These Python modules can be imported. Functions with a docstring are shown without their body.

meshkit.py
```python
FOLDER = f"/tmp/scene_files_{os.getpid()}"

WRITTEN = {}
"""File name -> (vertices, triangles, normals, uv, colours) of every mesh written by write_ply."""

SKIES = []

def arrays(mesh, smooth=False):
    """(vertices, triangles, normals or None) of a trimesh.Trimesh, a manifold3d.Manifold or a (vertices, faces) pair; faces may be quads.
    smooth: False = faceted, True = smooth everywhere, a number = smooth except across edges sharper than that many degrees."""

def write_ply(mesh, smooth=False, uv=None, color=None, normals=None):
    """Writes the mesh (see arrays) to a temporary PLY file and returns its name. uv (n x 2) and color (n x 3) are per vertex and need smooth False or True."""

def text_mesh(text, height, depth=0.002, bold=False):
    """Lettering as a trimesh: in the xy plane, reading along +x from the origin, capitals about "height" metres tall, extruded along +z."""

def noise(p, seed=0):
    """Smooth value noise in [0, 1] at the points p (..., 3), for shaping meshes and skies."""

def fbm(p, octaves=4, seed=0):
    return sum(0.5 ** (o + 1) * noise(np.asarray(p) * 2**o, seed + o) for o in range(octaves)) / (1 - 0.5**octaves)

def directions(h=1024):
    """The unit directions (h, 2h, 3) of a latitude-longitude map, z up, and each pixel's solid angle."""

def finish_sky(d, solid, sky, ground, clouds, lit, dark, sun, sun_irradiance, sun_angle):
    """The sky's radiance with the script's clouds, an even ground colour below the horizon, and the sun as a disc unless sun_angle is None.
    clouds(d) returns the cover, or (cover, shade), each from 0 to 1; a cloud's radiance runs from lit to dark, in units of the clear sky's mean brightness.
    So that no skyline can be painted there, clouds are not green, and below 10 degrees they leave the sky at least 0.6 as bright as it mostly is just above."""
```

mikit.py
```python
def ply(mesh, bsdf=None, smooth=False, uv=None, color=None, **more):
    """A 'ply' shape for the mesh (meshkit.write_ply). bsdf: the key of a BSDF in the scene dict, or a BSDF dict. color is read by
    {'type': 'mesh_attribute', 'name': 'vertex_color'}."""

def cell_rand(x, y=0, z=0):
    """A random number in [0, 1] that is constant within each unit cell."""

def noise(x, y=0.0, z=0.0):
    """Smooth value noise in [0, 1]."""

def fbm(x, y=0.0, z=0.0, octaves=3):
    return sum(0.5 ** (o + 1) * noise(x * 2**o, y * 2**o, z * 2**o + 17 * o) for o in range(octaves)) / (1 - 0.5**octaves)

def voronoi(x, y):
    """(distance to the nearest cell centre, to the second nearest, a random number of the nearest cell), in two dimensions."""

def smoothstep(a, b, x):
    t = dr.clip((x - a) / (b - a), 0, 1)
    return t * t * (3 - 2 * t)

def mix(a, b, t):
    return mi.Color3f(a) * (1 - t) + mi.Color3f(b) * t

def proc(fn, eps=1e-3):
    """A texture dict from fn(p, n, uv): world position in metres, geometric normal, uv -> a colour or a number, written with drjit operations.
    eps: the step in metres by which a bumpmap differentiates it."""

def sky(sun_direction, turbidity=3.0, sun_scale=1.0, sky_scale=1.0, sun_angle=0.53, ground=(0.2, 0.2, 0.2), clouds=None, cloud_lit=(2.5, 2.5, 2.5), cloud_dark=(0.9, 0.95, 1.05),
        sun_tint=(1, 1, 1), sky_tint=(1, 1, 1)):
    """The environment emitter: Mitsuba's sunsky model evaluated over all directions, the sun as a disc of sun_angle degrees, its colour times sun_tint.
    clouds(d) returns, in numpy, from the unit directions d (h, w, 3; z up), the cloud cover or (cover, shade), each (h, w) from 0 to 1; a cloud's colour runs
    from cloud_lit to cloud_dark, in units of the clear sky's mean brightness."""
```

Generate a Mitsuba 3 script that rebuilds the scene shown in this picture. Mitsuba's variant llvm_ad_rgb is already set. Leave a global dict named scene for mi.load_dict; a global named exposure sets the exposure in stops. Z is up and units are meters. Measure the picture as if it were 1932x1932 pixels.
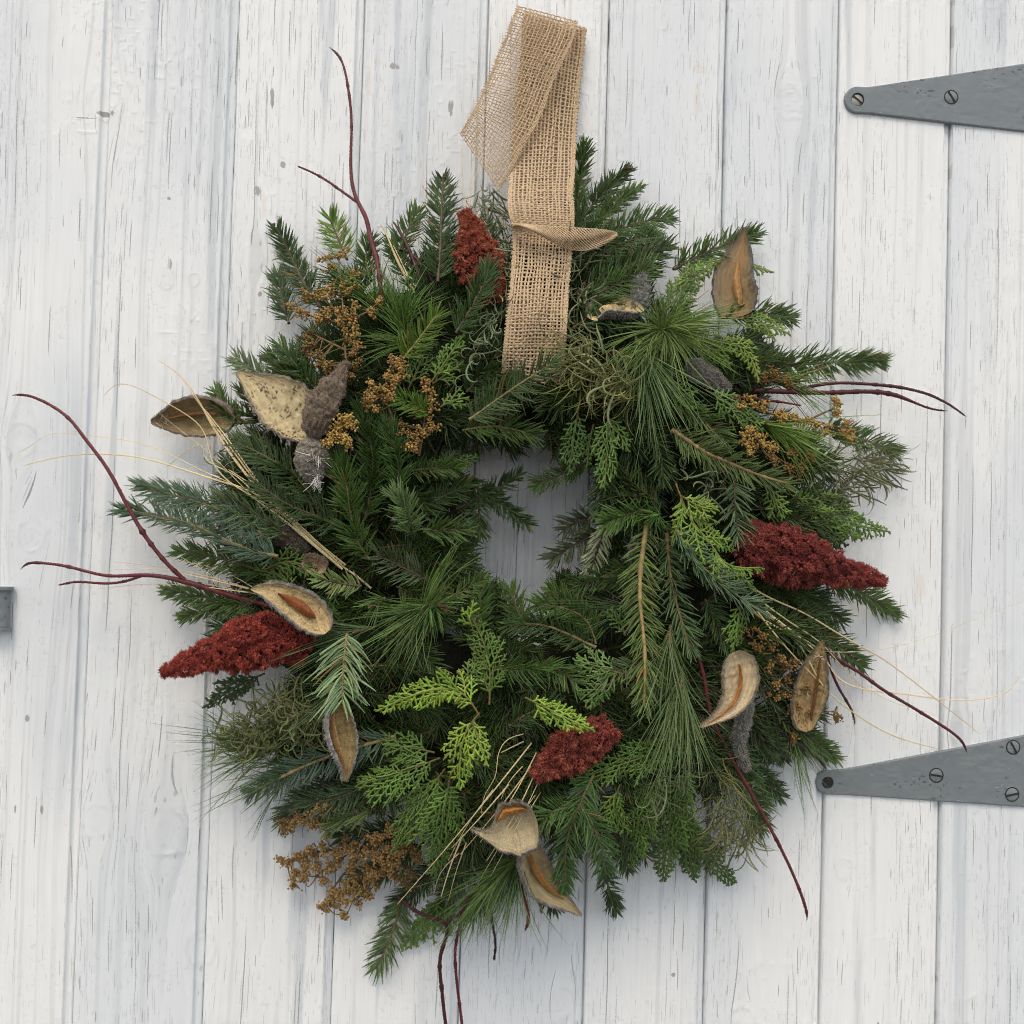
import math, random
import numpy as np, trimesh, mitsuba as mi, mikit, drjit as dr
from mikit import proc, noise, fbm, cell_rand, smoothstep, mix
from scipy.interpolate import PchipInterpolator, CubicSpline
from shapely.geometry import Polygon, Point
import shapely

rng = np.random.default_rng(11)
scene, labels, taken = {}, {}, {}

# ------------------------------------------------------------------ camera, sky, exposure
YAW, PITCH, ROLL, FOV, DIST = 3.815, 1.775, 1.66, 51.0, 1.15
def _axes():
    y, p, r = np.radians([YAW, PITCH, ROLL])
    fw = np.array([math.sin(y) * math.cos(p), math.cos(y) * math.cos(p), math.sin(p)])
    ri = np.array([math.cos(y), -math.sin(y), 0.0]); up = np.cross(ri, fw)
    return ri * math.cos(r) + up * math.sin(r), up * math.cos(r) - ri * math.sin(r), fw
CR, CU, CF = _axes()
EYE = np.array([0.0, -DIST, 0.0])
scene['camera'] = {'type': 'perspective', 'fov': FOV, 'fov_axis': 'x', 'near_clip': 0.05, 'far_clip': 60.0,
                   'to_world': mi.ScalarTransform4f().look_at(origin=EYE.tolist(), target=(EYE + CF).tolist(), up=CU.tolist())}
scene['sky'] = mikit.sky((-0.25, -0.75, 1.1), turbidity=3, sun_scale=0.24, sun_angle=28, sun_tint=(.98, 1.0, 1.03), clouds=lambda d: 1.0,
                         cloud_lit=(2.42, 2.5, 2.60), ground=(0.13, 0.13, 0.125))
exposure = 2.42

FPX = 966 / math.tan(math.radians(FOV / 2))
def pt(x, y, h=0.0):
    """The point h metres in front of the door boards that lies at (x, y) of a 1932 wide layout drawing."""
    x, y, h = np.broadcast_arrays(*[np.asarray(a, float) for a in (x, y, h)])
    d = CF * FPX + (x - 966)[..., None] * CR - (y - 966)[..., None] * CU
    return EYE + d * ((DIST - h) / d[..., 1])[..., None]
KU = 0.00056                                             # metres per layout unit at the wreath
VIEW = np.array([0.0, -1.0, 0.0])                        # away from the door

# ------------------------------------------------------------------ naming helpers
def number(name):
    n = taken.get(name, 0); taken[name] = n + 1
    return name if n == 0 else f'{name}_{n:03d}'
def thing(name, label=None, cat=None, group=None, kind=None):
    k = number(name); d = {}
    if label: d['label'] = label
    if cat: d['category'] = cat
    if group: d['group'] = group
    if kind: d['kind'] = kind
    if d: labels[k] = d
    return k
def part(parent, name, mesh, mat, smooth=True, label=None, kind=None, color=None, uv=None):
    k = thing(parent + '__' + name, label, kind=kind)
    scene[k] = mikit.ply(mesh, mat, smooth=smooth, color=color, uv=uv)
    return k

# ------------------------------------------------------------------ mesh helpers
def nrm(v): return v / np.maximum(np.linalg.norm(v, axis=-1, keepdims=True), 1e-12)
def spline(p, n, t=None):
    p = np.asarray(p, float)
    s = np.r_[0, np.cumsum(np.maximum(np.linalg.norm(np.diff(p[:, :2], axis=0), axis=1), 1e-9))]; s /= s[-1]
    q = np.linspace(0, 1, n) if t is None else t
    if len(p) == 2: return p[0] + (p[1] - p[0]) * q[:, None]
    return np.stack([(PchipInterpolator if len(p) > 30 else CubicSpline)(s, p[:, k], **({} if len(p) > 30 else {'bc_type': 'natural'}))(q) for k in range(p.shape[1])], 1)
TRI = np.array([[-1, -.35], [0, 1], [1, -.35]]); DIA = np.array([[-1, 0], [0, 1], [1, 0], [0, -1]])
def ring(n): a = np.arange(n) * 2 * np.pi / n; return np.stack([np.cos(a), np.sin(a)], 1)
def sweep(P, N, W, T, sec):
    """n strands of s stations each: P (n,s,3), up N (n,3) or (n,s,3), half widths W, half thicknesses T (n,s), cross-section sec (k,2)."""
    n, s, _ = P.shape; k = len(sec)
    t = nrm(np.gradient(P, axis=1))
    N = np.broadcast_to(N[:, None] if N.ndim == 2 else N, P.shape)
    side = nrm(np.cross(t, N)); N = np.cross(side, t)
    W = np.broadcast_to(W, (n, s)); T = np.broadcast_to(T, (n, s))
    V = P[:, :, None] + (sec[:, 0] * W[..., None])[..., None] * side[:, :, None] + (sec[:, 1] * T[..., None])[..., None] * N[:, :, None]
    idx = np.arange(n * s * k).reshape(n, s, k)
    a, b = idx[:, :-1], idx[:, 1:]; a2, b2 = np.roll(a, -1, 2), np.roll(b, -1, 2)
    F = np.stack([np.stack([a, b, b2], -1), np.stack([a, b2, a2], -1)], -2).reshape(-1, 3)
    return V.reshape(-1, 3), F
def join(ms):
    V, F, C, o = [], [], [], 0
    for m in ms:
        V.append(m[0]); F.append(m[1] + o); o += len(m[0])
        if len(m) > 2: C.append(m[2])
    return (np.vstack(V), np.vstack(F)) + ((np.vstack(C),) if C else ())
def tube(P, r, sides=8, n=None, ov=1.0):
    """One tapered tube through the points P (m,3); r: radii at its points."""
    P = np.asarray(P, float)
    t = nrm(np.gradient(P, axis=0)); N = np.broadcast_to(VIEW, P.shape)
    bad = np.abs((t * N).sum(1)) > .95
    N = np.where(bad[:, None], np.array([0, 0, 1.0]), N)
    return sweep(P[None], N[None], np.asarray(r)[None], np.asarray(r)[None] * ov, ring(sides))
def colr(base, n, var=.2, hue=.08):
    c = np.asarray(base, float) * (1 + rng.uniform(-var, var, (n, 1))) * (1 + rng.uniform(-hue, hue, (n, 3)))
    return np.clip(c, .003, .95)
ICO = {k: trimesh.creation.icosphere(subdivisions=k) for k in (0, 1, 2)}
def beads(C, R, cols, sub=1, rough=.12, squash=None):
    v, f = np.array(ICO[sub].vertices), np.array(ICO[sub].faces)
    n, k = len(C), len(v)
    V = C[:, None] + v[None] * (R[:, None] * (1 + rng.uniform(-rough, rough, (n, k))))[..., None]
    F = (f[None] + (np.arange(n) * k)[:, None, None]).reshape(-1, 3)
    return V.reshape(-1, 3), F, np.repeat(cols, k, 0)

# ------------------------------------------------------------------ materials
VC = {'type': 'mesh_attribute', 'name': 'vertex_color'}
def pr(color, rough, spec=.5, **k):
    return {'type': 'twosided', 'b': {'type': 'principled', 'base_color': color, 'roughness': rough, 'specular': spec, **k}}
scene['needle_mat'] = pr(VC, .40, .36)
scene['matte_mat'] = pr(VC, .75, .25)
scene['bark_mat'] = pr(VC, .5, .35)
scene['fuzz_mat'] = pr(VC, .95, .1, sheen=.35)
def jute(p, n, uv):
    v = fbm(p.x * 700, p.y * 700, p.z * 700, 2)
    return mix((.39, .28, .175), (.60, .455, .30), v)
scene['jute_mat'] = pr(proc(jute), .9, .15)

# the white paint on the door boards: weathered streaks, cracks along the grain, knots, chips and rust
KNOTS = [(195, 190, 26), (313, 525, 16), (366, 528, 10), (478, 485, 20), (182, 1550, 24), (312, 1572, 36), (378, 1790, 26), (1488, 195, 26), (1062, 1893, 22),
         (1402, 1925, 20), (1804, 1378, 13), (60, 1010, 24), (40, 830, 26), (1592, 1640, 16), (1700, 1180, 12), (1840, 1290, 12)]
KN = [(float(pt(x, y)[0]), float(pt(x, y)[2]), r * KU) for x, y, r in KNOTS]
SPLOTCH = [(511, 184, 5, 26, 0), (528, 311, 7, 8, 0), (480, 555, 4, 6, 0), (318, 375, 4, 4, 0), (489, 388, 6, 30, 1), (479, 360, 6, 12, 0), (711, 118, 9, 7, 1), (692, 160, 6, 36, 1), (742, 125, 12, 8, 0),
           (1322, 132, 22, 12, 1), (1318, 190, 10, 40, 1), (1494, 640, 9, 12, 1), (1484, 634, 5, 5, 1), (1730, 1110, 14, 34, 1), (845, 204, 6, 20, 0), (1707, 1562, 3, 12, 0), (199, 213, 4, 6, 0), (176, 223, 26, 1.6, 0),
           (1657, 1940, 18, 14, 0), (1269, 1840, 5, 5, 0), (712, 1740, 3, 10, 0), (60, 1355, 5, 8, 0), (90, 1528, 4, 12, 0), (38, 1526, 3, 10, 0), (908, 1085, 5, 4, 0)]
SP = [(float(pt(x, y)[0]), float(pt(x, y)[2]), a * KU, b * KU, k) for x, y, a, b, k in SPLOTCH]
def grain_x(p, uv):
    x = uv.x
    for kx, kz, r in KN:
        dx, dz = p.x - kx, (p.z - kz) * .42
        q = dx * dx + dz * dz
        x = x - dx * (r * r) / dr.maximum(q, r * r) * .8
    return x + .0035 * (noise(uv.x * 9, uv.y * 3.5, 3.0) - .5) + .0012 * (noise(uv.x * 60, uv.y * 26, 5.0) - .5)
def knot_ring(p):
    v = mi.Float(0)
    for kx, kz, r in KN:
        d = dr.sqrt(dr.square(p.x - kx) + dr.square((p.z - kz) * .8)) / r
        d = d * (1 + .25 * (noise(p.x * 160, p.z * 160, 8.0) - .5))
        v = dr.maximum(v, dr.exp(-dr.square((d - 1) * 7)) * noise(p.x * 130, p.z * 130, 2.0) + .5 * dr.exp(-dr.square((d - .5) * 7)) * noise(p.x * 170, p.z * 170, 4.0))
    return v
def crack_layer(gx, z, a, b, width, dens, seed):
    cx = dr.floor(gx / a)
    zz = z / b + 7.3 * cell_rand(cx, seed, 1)
    cz = dr.floor(zz); tz = zz - cz
    r1, r2, r3 = cell_rand(cx, cz, seed + 1), cell_rand(cx, cz, seed + 2), cell_rand(cx, cz, seed + 3)
    ln = .18 + .8 * r3 * r3
    c0 = ln * .5 + (1 - ln) * cell_rand(cx, cz, seed + 4)
    along = dr.clip(1 - dr.square((tz - c0) / (ln * .5)), 0, 1)
    off = dr.abs(gx / a - cx - (.2 + .6 * r2)) * a
    w = width * (.45 + 1.0 * cell_rand(cx, cz, seed + 5)) * dr.sqrt(along)
    on = dr.select(r1 < dens, 1.0, 0.0)
    return on * dr.select(along > 0, 1.0, 0.0) * (1 - smoothstep(w * .55, w * 1.15 + 4e-5, off))
def cracks(p, uv):
    gx = grain_x(p, uv)
    wear = fbm(gx * 26, uv.y * 2.4, 1.0, 3)
    pr_ = cell_rand(dr.floor((uv.x + 1.5) / 3.17), 3, 7)
    mask = smoothstep(.40, .66, wear + .16 * (pr_ - .5))
    z = uv.y
    kin = mi.Float(1)
    for kx, kz, r in KN: kin = kin * smoothstep(.8, 1.15, dr.sqrt(dr.square(p.x - kx) + dr.square((p.z - kz) * .8)) / r)
    c = .92 * crack_layer(gx, z, .0056, .062, .00038, .05 + .36 * mask, 11)
    c = dr.maximum(c, .48 * crack_layer(gx, z, .0021, .030, .00028, .10 + .55 * mask, 31))
    c = dr.maximum(c, crack_layer(gx + .0011, z, .021, .22, .00044, .22 + .25 * mask, 51))
    return c * kin, mask, gx
def paint(p, n, uv):
    c, mask, gx = cracks(p, uv)
    tone = fbm(uv.x * 7, uv.y * 2.2, 9.0, 3)
    base = mix((.785, .80, .81), (.69, .72, .75), smoothstep(.38, .66, tone))
    streak = smoothstep(.52, .78, fbm(gx * 95, uv.y * 3.2, 4.0, 3)) * smoothstep(.42, .62, fbm(uv.x * 14, uv.y * 2.6, 6.0, 2))
    base = mix(base, (.52, .56, .605), .70 * streak)
    lng = smoothstep(.60, .80, fbm(gx * 210, uv.y * 1.3, 24.0, 2)) * smoothstep(.40, .60, fbm(uv.x * 11, uv.y * 1.9, 26.0, 2))
    base = mix(base, (.50, .52, .545), .38 * lng)
    fine = noise(gx * 800, uv.y * 30, 2.0)
    base = base * (.965 + .05 * fine)
    speck = smoothstep(.80, .86, noise(p.x * 420, p.z * 300, 21.0)) * smoothstep(.5, .7, noise(p.x * 30, p.z * 22, 20.0))
    base = mix(base, (.50, .51, .52), (.26 * speck))
    base = mix(base, (.26, .265, .27), c * .8)
    for sx, sz, a, b, kind in SP:
        d = dr.square((gx - uv.x + p.x - sx) / a) + dr.square((p.z - sz) / b)
        e = smoothstep(.35, .6, (1.15 - d * .8) * (.25 + 1.0 * fbm(p.x * 420, p.z * 130, 13.0, 2)))
        base = mix(base, (.30, .295, .285) if kind == 0 else (.62, .50, .37), e * (.85 if kind == 0 else .24))
    return base * (1 - .08 * knot_ring(p))
def paint_h(p, n, uv):
    c, mask, gx = cracks(p, uv)
    h = .00030 * noise(gx * 420, uv.y * 22, 2.0) + .00045 * fbm(uv.x * 110, uv.y * 60, 7.0, 2)
    bl = smoothstep(.70, .82, noise(p.x * 260, p.z * 210, 15.0)) * smoothstep(.45, .65, noise(p.x * 18, p.z * 14, 16.0))
    return h - .00045 * c + .00030 * bl + .0005 * knot_ring(p) + .0016 * fbm(uv.x * 16, uv.y * 5, 12.0, 2)
scene['door_paint'] = {'type': 'bumpmap', 'arbitrary': proc(paint_h, eps=3e-4), 'scale': 1.0,
                       'bsdf': {'type': 'principled', 'base_color': proc(paint), 'roughness': .5, 'specular': .35}}
scene['door_paint'] = {'type': 'twosided', 'b': scene['door_paint']}
def grey_paint(p, n, uv):
    v = fbm(p.x * 60, p.y * 60, p.z * 60, 3)
    b = mix((.150, .172, .187), (.185, .207, .222), v)
    ch = smoothstep(.76, .84, noise(p.x * 330, p.y * 330, p.z * 330)) * smoothstep(.6, .75, noise(p.x * 40, 3.0, p.z * 40))
    b = mix(b, (.06, .062, .06), .75 * ch)
    return mix(b, (.36, .37, .37), .6 * smoothstep(.93, .95, noise(p.x * 260, p.y * 260 + 9, p.z * 340)) )
def grey_h(p, n, uv):
    ch = smoothstep(.68, .78, noise(p.x * 330, p.y * 330, p.z * 330)) * smoothstep(.5, .72, noise(p.x * 40, 3.0, p.z * 40))
    return .0009 * fbm(p.x * 150, p.y * 150, p.z * 150, 3) - .0004 * ch
scene['hinge_paint'] = {'type': 'bumpmap', 'arbitrary': proc(grey_h, eps=4e-4), 'scale': 1.0,
                        'bsdf': {'type': 'principled', 'base_color': proc(grey_paint), 'roughness': .42, 'specular': .5}}
scene['hinge_paint'] = {'type': 'twosided', 'b': scene['hinge_paint']}
scene['dark_iron'] = pr({'type': 'rgb', 'value': [.025, .024, .022]}, .7, .3)
scene['screw_metal'] = pr({'type': 'rgb', 'value': [.30, .29, .25]}, .45, .5, metallic=.5)

# ------------------------------------------------------------------ the door
door = thing('barn_door', 'white painted board door with cracked weathered paint behind the wreath', 'door')
def plank(x0, x1, i):
    z = np.linspace(-.98, 1.02, 81)
    e0 = .0007 * (np.array([mikit.meshkit.fbm(np.array([[i * 7.1, a * 6, 0.]]), 3)[0] for a in z]) - .5) * 2
    e1 = .0009 * (np.array([mikit.meshkit.fbm(np.array([[i * 7.1 + 3, a * 6, 0.]]), 3)[0] for a in z]) - .5) * 2
    bow = .0006 * np.sin(z * 2.1 + i * 1.7)
    dd = .0012 * ((i * 0.618) % 1 - .5)
    g = .0088 + .0010 * ((i * .37) % 1)
    prof = [(x0, .0110, 0), (x0 + .0001, .0022, 0), (x0 + .0005, .0008, 0), (x0 + .0014, .0000, 0)]
    m = 10
    prof += [(x0 + .0014 + (x1 - g - .0012 - x0 - .0014) * k / m, -.0003 * math.sin(math.pi * k / m), k / m) for k in range(1, m)]
    prof += [(x1 - g - .0012, .0, 1), (x1 - g - .0004, .0007, 1), (x1 - g + .0004, .0046, 1), (x1 - g + .002, .0054, 1), (x1 - .0028, .0054, 1), (x1 - .0016, .0062, 1), (x1 - .0014, .0125, 1),
             (x1 + .004, .0125, 1), (x1 + .004, .020, 1), (x0, .020, 0)]
    V = np.zeros((len(z), len(prof), 3))
    for j, (x, y, s) in enumerate(prof):
        V[:, j, 0] = x + e0 * (1 - s) + e1 * s; V[:, j, 1] = y + bow + dd; V[:, j, 2] = z
    k = len(prof); idx = np.arange(len(z) * k).reshape(len(z), k)
    a, b = idx[:-1], idx[1:]; a2, b2 = np.roll(a, -1, 1), np.roll(b, -1, 1)
    F = np.stack([np.stack([a, a2, b2], -1), np.stack([a, b2, b], -1)], -2).reshape(-1, 3)
    V = V.reshape(-1, 3)
    part(door, 'plank', (V, F), 'door_paint', smooth=False, uv=np.stack([V[:, 0] + 3.17 * i, V[:, 2]], 1))
SEAM = [-.3631, -.2308, -.0978, .0361, .1690, .2999, .4270, .5575]
seams = [SEAM[0] - .1315 * k for k in range(5, 0, -1)] + SEAM + [SEAM[-1] + .1305 * k for k in range(1, 5)]
for i in range(len(seams) - 1): plank(seams[i], seams[i + 1], i)

def bevel_plate(poly, holes, depth, y0, bev=.0012):
    """A plate with rounded front edge: outline poly (world x, z), front at y0 - depth."""
    out = []
    for (d, ins) in ((0, 0), (depth - bev, 0), (depth - bev * .3, bev * .35), (depth, bev)):
        q = poly.buffer(-ins, join_style=1) if ins else poly
        out.append((d, q))
    n = 240
    rings_ = []
    for d, q in out:
        r = q.exterior; L = r.length
        s0 = r.project(Point(poly.exterior.coords[0]))
        rings_.append(np.array([[*r.interpolate((s0 + L * k / n) % L).coords[0]] for k in range(n)]))
    V = np.vstack([np.column_stack([r[:, 0], np.full(n, y0 - d), r[:, 1]]) for (d, _), r in zip(out, rings_)])
    F = []
    for j in range(len(out) - 1):
        for k in range(n):
            a, b, c, e = j * n + k, j * n + (k + 1) % n, (j + 1) * n + (k + 1) % n, (j + 1) * n + k
            F += [[a, b, c], [a, c, e]]
    front = Polygon(rings_[-1]).difference(shapely.union_all(holes)) if holes else Polygon(rings_[-1])
    ms = [(V, np.array(F))]
    v2, f2 = trimesh.creation.triangulate_polygon(front, engine='earcut')
    ms.append((np.column_stack([v2[:, 0], np.full(len(v2), y0 - depth), v2[:, 1]]), f2))
    for h in holes:
        c = np.array(h.exterior.coords)[:-1]; m = len(c)
        vv = np.vstack([np.column_stack([c[:, 0], np.full(m, y0 - depth), c[:, 1]]), np.column_stack([c[:, 0], np.full(m, y0 - .0002), c[:, 1]])])
        ff = [[k, (k + 1) % m, m + (k + 1) % m] for k in range(m)] + [[k, m + (k + 1) % m, m + k] for k in range(m)]
        ms.append((vv, np.array(ff)))
    return join(ms)
def xz(x, y): p = pt(x, y, .004); return float(p[0]), float(p[2])
def screw(parent, c, r, y, ang, mat, label=None, dome=.0011):
    pr_ = [(0, dome), (r * .5, dome * .8), (r * .85, dome * .35), (r, 0), (r, -.003)]
    n = 28; a = np.arange(n) * 2 * np.pi / n
    ca, sa = math.cos(ang), math.sin(ang)
    V, F = [], []
    for (rr, hh) in pr_:
        for t in a: V.append([c[0] + rr * math.cos(t), y - hh, c[1] + rr * math.sin(t)])
    for j in range(len(pr_) - 1):
        for k in range(n):
            F += [[j * n + k, j * n + (k + 1) % n, (j + 1) * n + (k + 1) % n], [j * n + k, (j + 1) * n + (k + 1) % n, (j + 1) * n + k]]
    head = trimesh.Trimesh(V, F, process=False)
    k = part(parent, 'screw', head, mat, smooth=40, label=label)
    g_ = trimesh.creation.annulus(r * .98, r * 1.16, .0004); g_.apply_transform(trimesh.transformations.rotation_matrix(math.pi / 2, [1, 0, 0])); g_.apply_translation([c[0], y, c[1]])
    part(parent, 'screw_rim', g_, 'dark_iron', smooth=False)
    b = trimesh.creation.box([r * 1.9, .0006, r * .30]); b.apply_transform(trimesh.transformations.rotation_matrix(-ang, [0, 1, 0])); b.apply_translation([c[0], y - dome - .0001, c[1]])
    part(parent, 'screw_slot', b, 'dark_iron', smooth=False)
def strap_hinge(tip, r, top, bot, screws, label, hole_dark):
    """A tapered strap: round end at tip, edges running right to the barrel beyond the frame."""
    c = np.array(xz(*tip)); rr = r * KU * 1.02
    tp, bt = [np.array(xz(*q)) for q in top], [np.array(xz(*q)) for q in bot]
    du, db = tp[1] - tp[0], bt[1] - bt[0]
    xe = .86
    tE = tp[1] + du * (xe - tp[1][0]) / du[0]; bE = bt[1] + db * (xe - bt[1][0]) / db[0]
    body = Polygon([tp[0], tE, bE, bt[0]])
    poly = shapely.union_all([Point(*c).buffer(rr, 32), Polygon([c + [0, rr * .98], tp[0], tE, bE, bt[0], c - [0, rr * .98]])]).buffer(-.004).buffer(.004, 16)
    hole = Point(*c).buffer(rr * .50, 16)
    k = number(door + '__hinge')
    labels[k] = {'label': label}
    m = bevel_plate(poly, [hole], .0042, .0008)
    scene[k] = mikit.ply(m, 'hinge_paint', smooth=35)
    # painted caulk line and barrel, out towards the frame's edge
    bar = trimesh.creation.cylinder(.009, abs(tE[1] - bE[1]) + .02, sections=24); bar.apply_translation([xe + .008, -.006, (tE[1] + bE[1]) / 2])
    part(k, 'barrel', bar, 'hinge_paint', smooth=35)
    if not hole_dark: screw(k, c, rr * .44, -.0016, math.radians(-38), 'screw_metal', 'dull bare steel screw sunk in the rounded tip')
    else:
        d = trimesh.creation.cylinder(rr * .5, .0006, sections=28); d.apply_transform(trimesh.transformations.rotation_matrix(math.pi / 2, [1, 0, 0])); d.apply_translation([c[0], -.0014, c[1]])
        part(k, 'empty_screw_hole', d, 'dark_iron', smooth=False)
    for (x, y, a) in screws: screw(k, np.array(xz(x, y)), 12.5 * KU, -.0036, math.radians(a), 'hinge_paint')
strap_hinge((1619, 187), 26, ((1640, 163), (1932, 119)), ((1640, 213), (1932, 247)), [(1795, 183, -55)], 'dark grey painted strap hinge in the upper right corner with a bare screw in its tip', False)
strap_hinge((1562, 1477), 23, ((1592, 1452), (1932, 1388)), ((1592, 1500), (1932, 1523)), [(1767, 1463, -8), (1912, 1410, -60), (1910, 1499, 12), (2120, 1470, 30)], 'grey painted strap hinge lower right, an empty screw hole in its tip', True)
# the latch at the left edge of the frame
lx0, lz0 = xz(0, 1186); lx1, lz1 = xz(23, 1110)
k = number(door + '__latch'); labels[k] = {'label': 'grey painted metal latch keeper cut off by the left edge'}
lat = trimesh.creation.cylinder(.011, lz1 - lz0 - .004, sections=40); lat.apply_scale([1.5, .8, 1]); lat.apply_translation([lx1 - .0165, -.007, (lz0 + lz1) / 2])
scene[k] = mikit.ply(lat, 'hinge_paint', smooth=35)
for zz in (lz0, lz1):
    f = trimesh.creation.cylinder(.0135, .0032, sections=40); f.apply_scale([1.45, .85, 1]); f.apply_translation([lx1 - .0172, -.0072, zz]); part(k, 'flange', f, 'hinge_paint', smooth=35)
b = trimesh.creation.box([.05, .003, lz1 - lz0 + .016]); b.apply_translation([lx1 - .052, -.0008, (lz0 + lz1) / 2]); part(k, 'back_plate', b, 'hinge_paint', smooth=False)

# ------------------------------------------------------------------ the wreath
CX, CY = 985.0, 1030.0
def hh(x, y):
    r = np.hypot(np.asarray(x, float) - CX, np.asarray(y, float) - CY)
    return np.clip(np.where(r < 400, .110 - .018 * ((400 - r) / 280.) ** 2, .108 - .086 * ((r - 400) / 300.) ** 2), .020, .12)
def path3(p, dz=0.0, n=40, lift=None):
    """Points (x, y[, extra height in mm]) -> n points in space, lying on the wreath's bulge."""
    q = np.array([(a[0], a[1], a[2] if len(a) > 2 else 0.) for a in p], float)
    if len(q) == 2: q = np.array([q[0], (q[0] + q[1]) / 2 + [rng.normal(0, 3), rng.normal(0, 3), 2], q[1]])
    s = spline(q, n)
    return pt(s[:, 0], s[:, 1], np.maximum(hh(s[:, 0], s[:, 1]) + dz + s[:, 2] * .001, .006))
wreath = thing('wreath', 'large evergreen wreath of fir, pine and cedar hanging on the white door', 'wreath')
DARK, MID, BRIGHT, BLUE, PALE = (.026, .055, .026), (.042, .085, .034), (.078, .150, .040), (.050, .088, .064), (.122, .205, .165)
TAN, BROWN = (.27, .19, .085), (.075, .050, .028)

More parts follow.
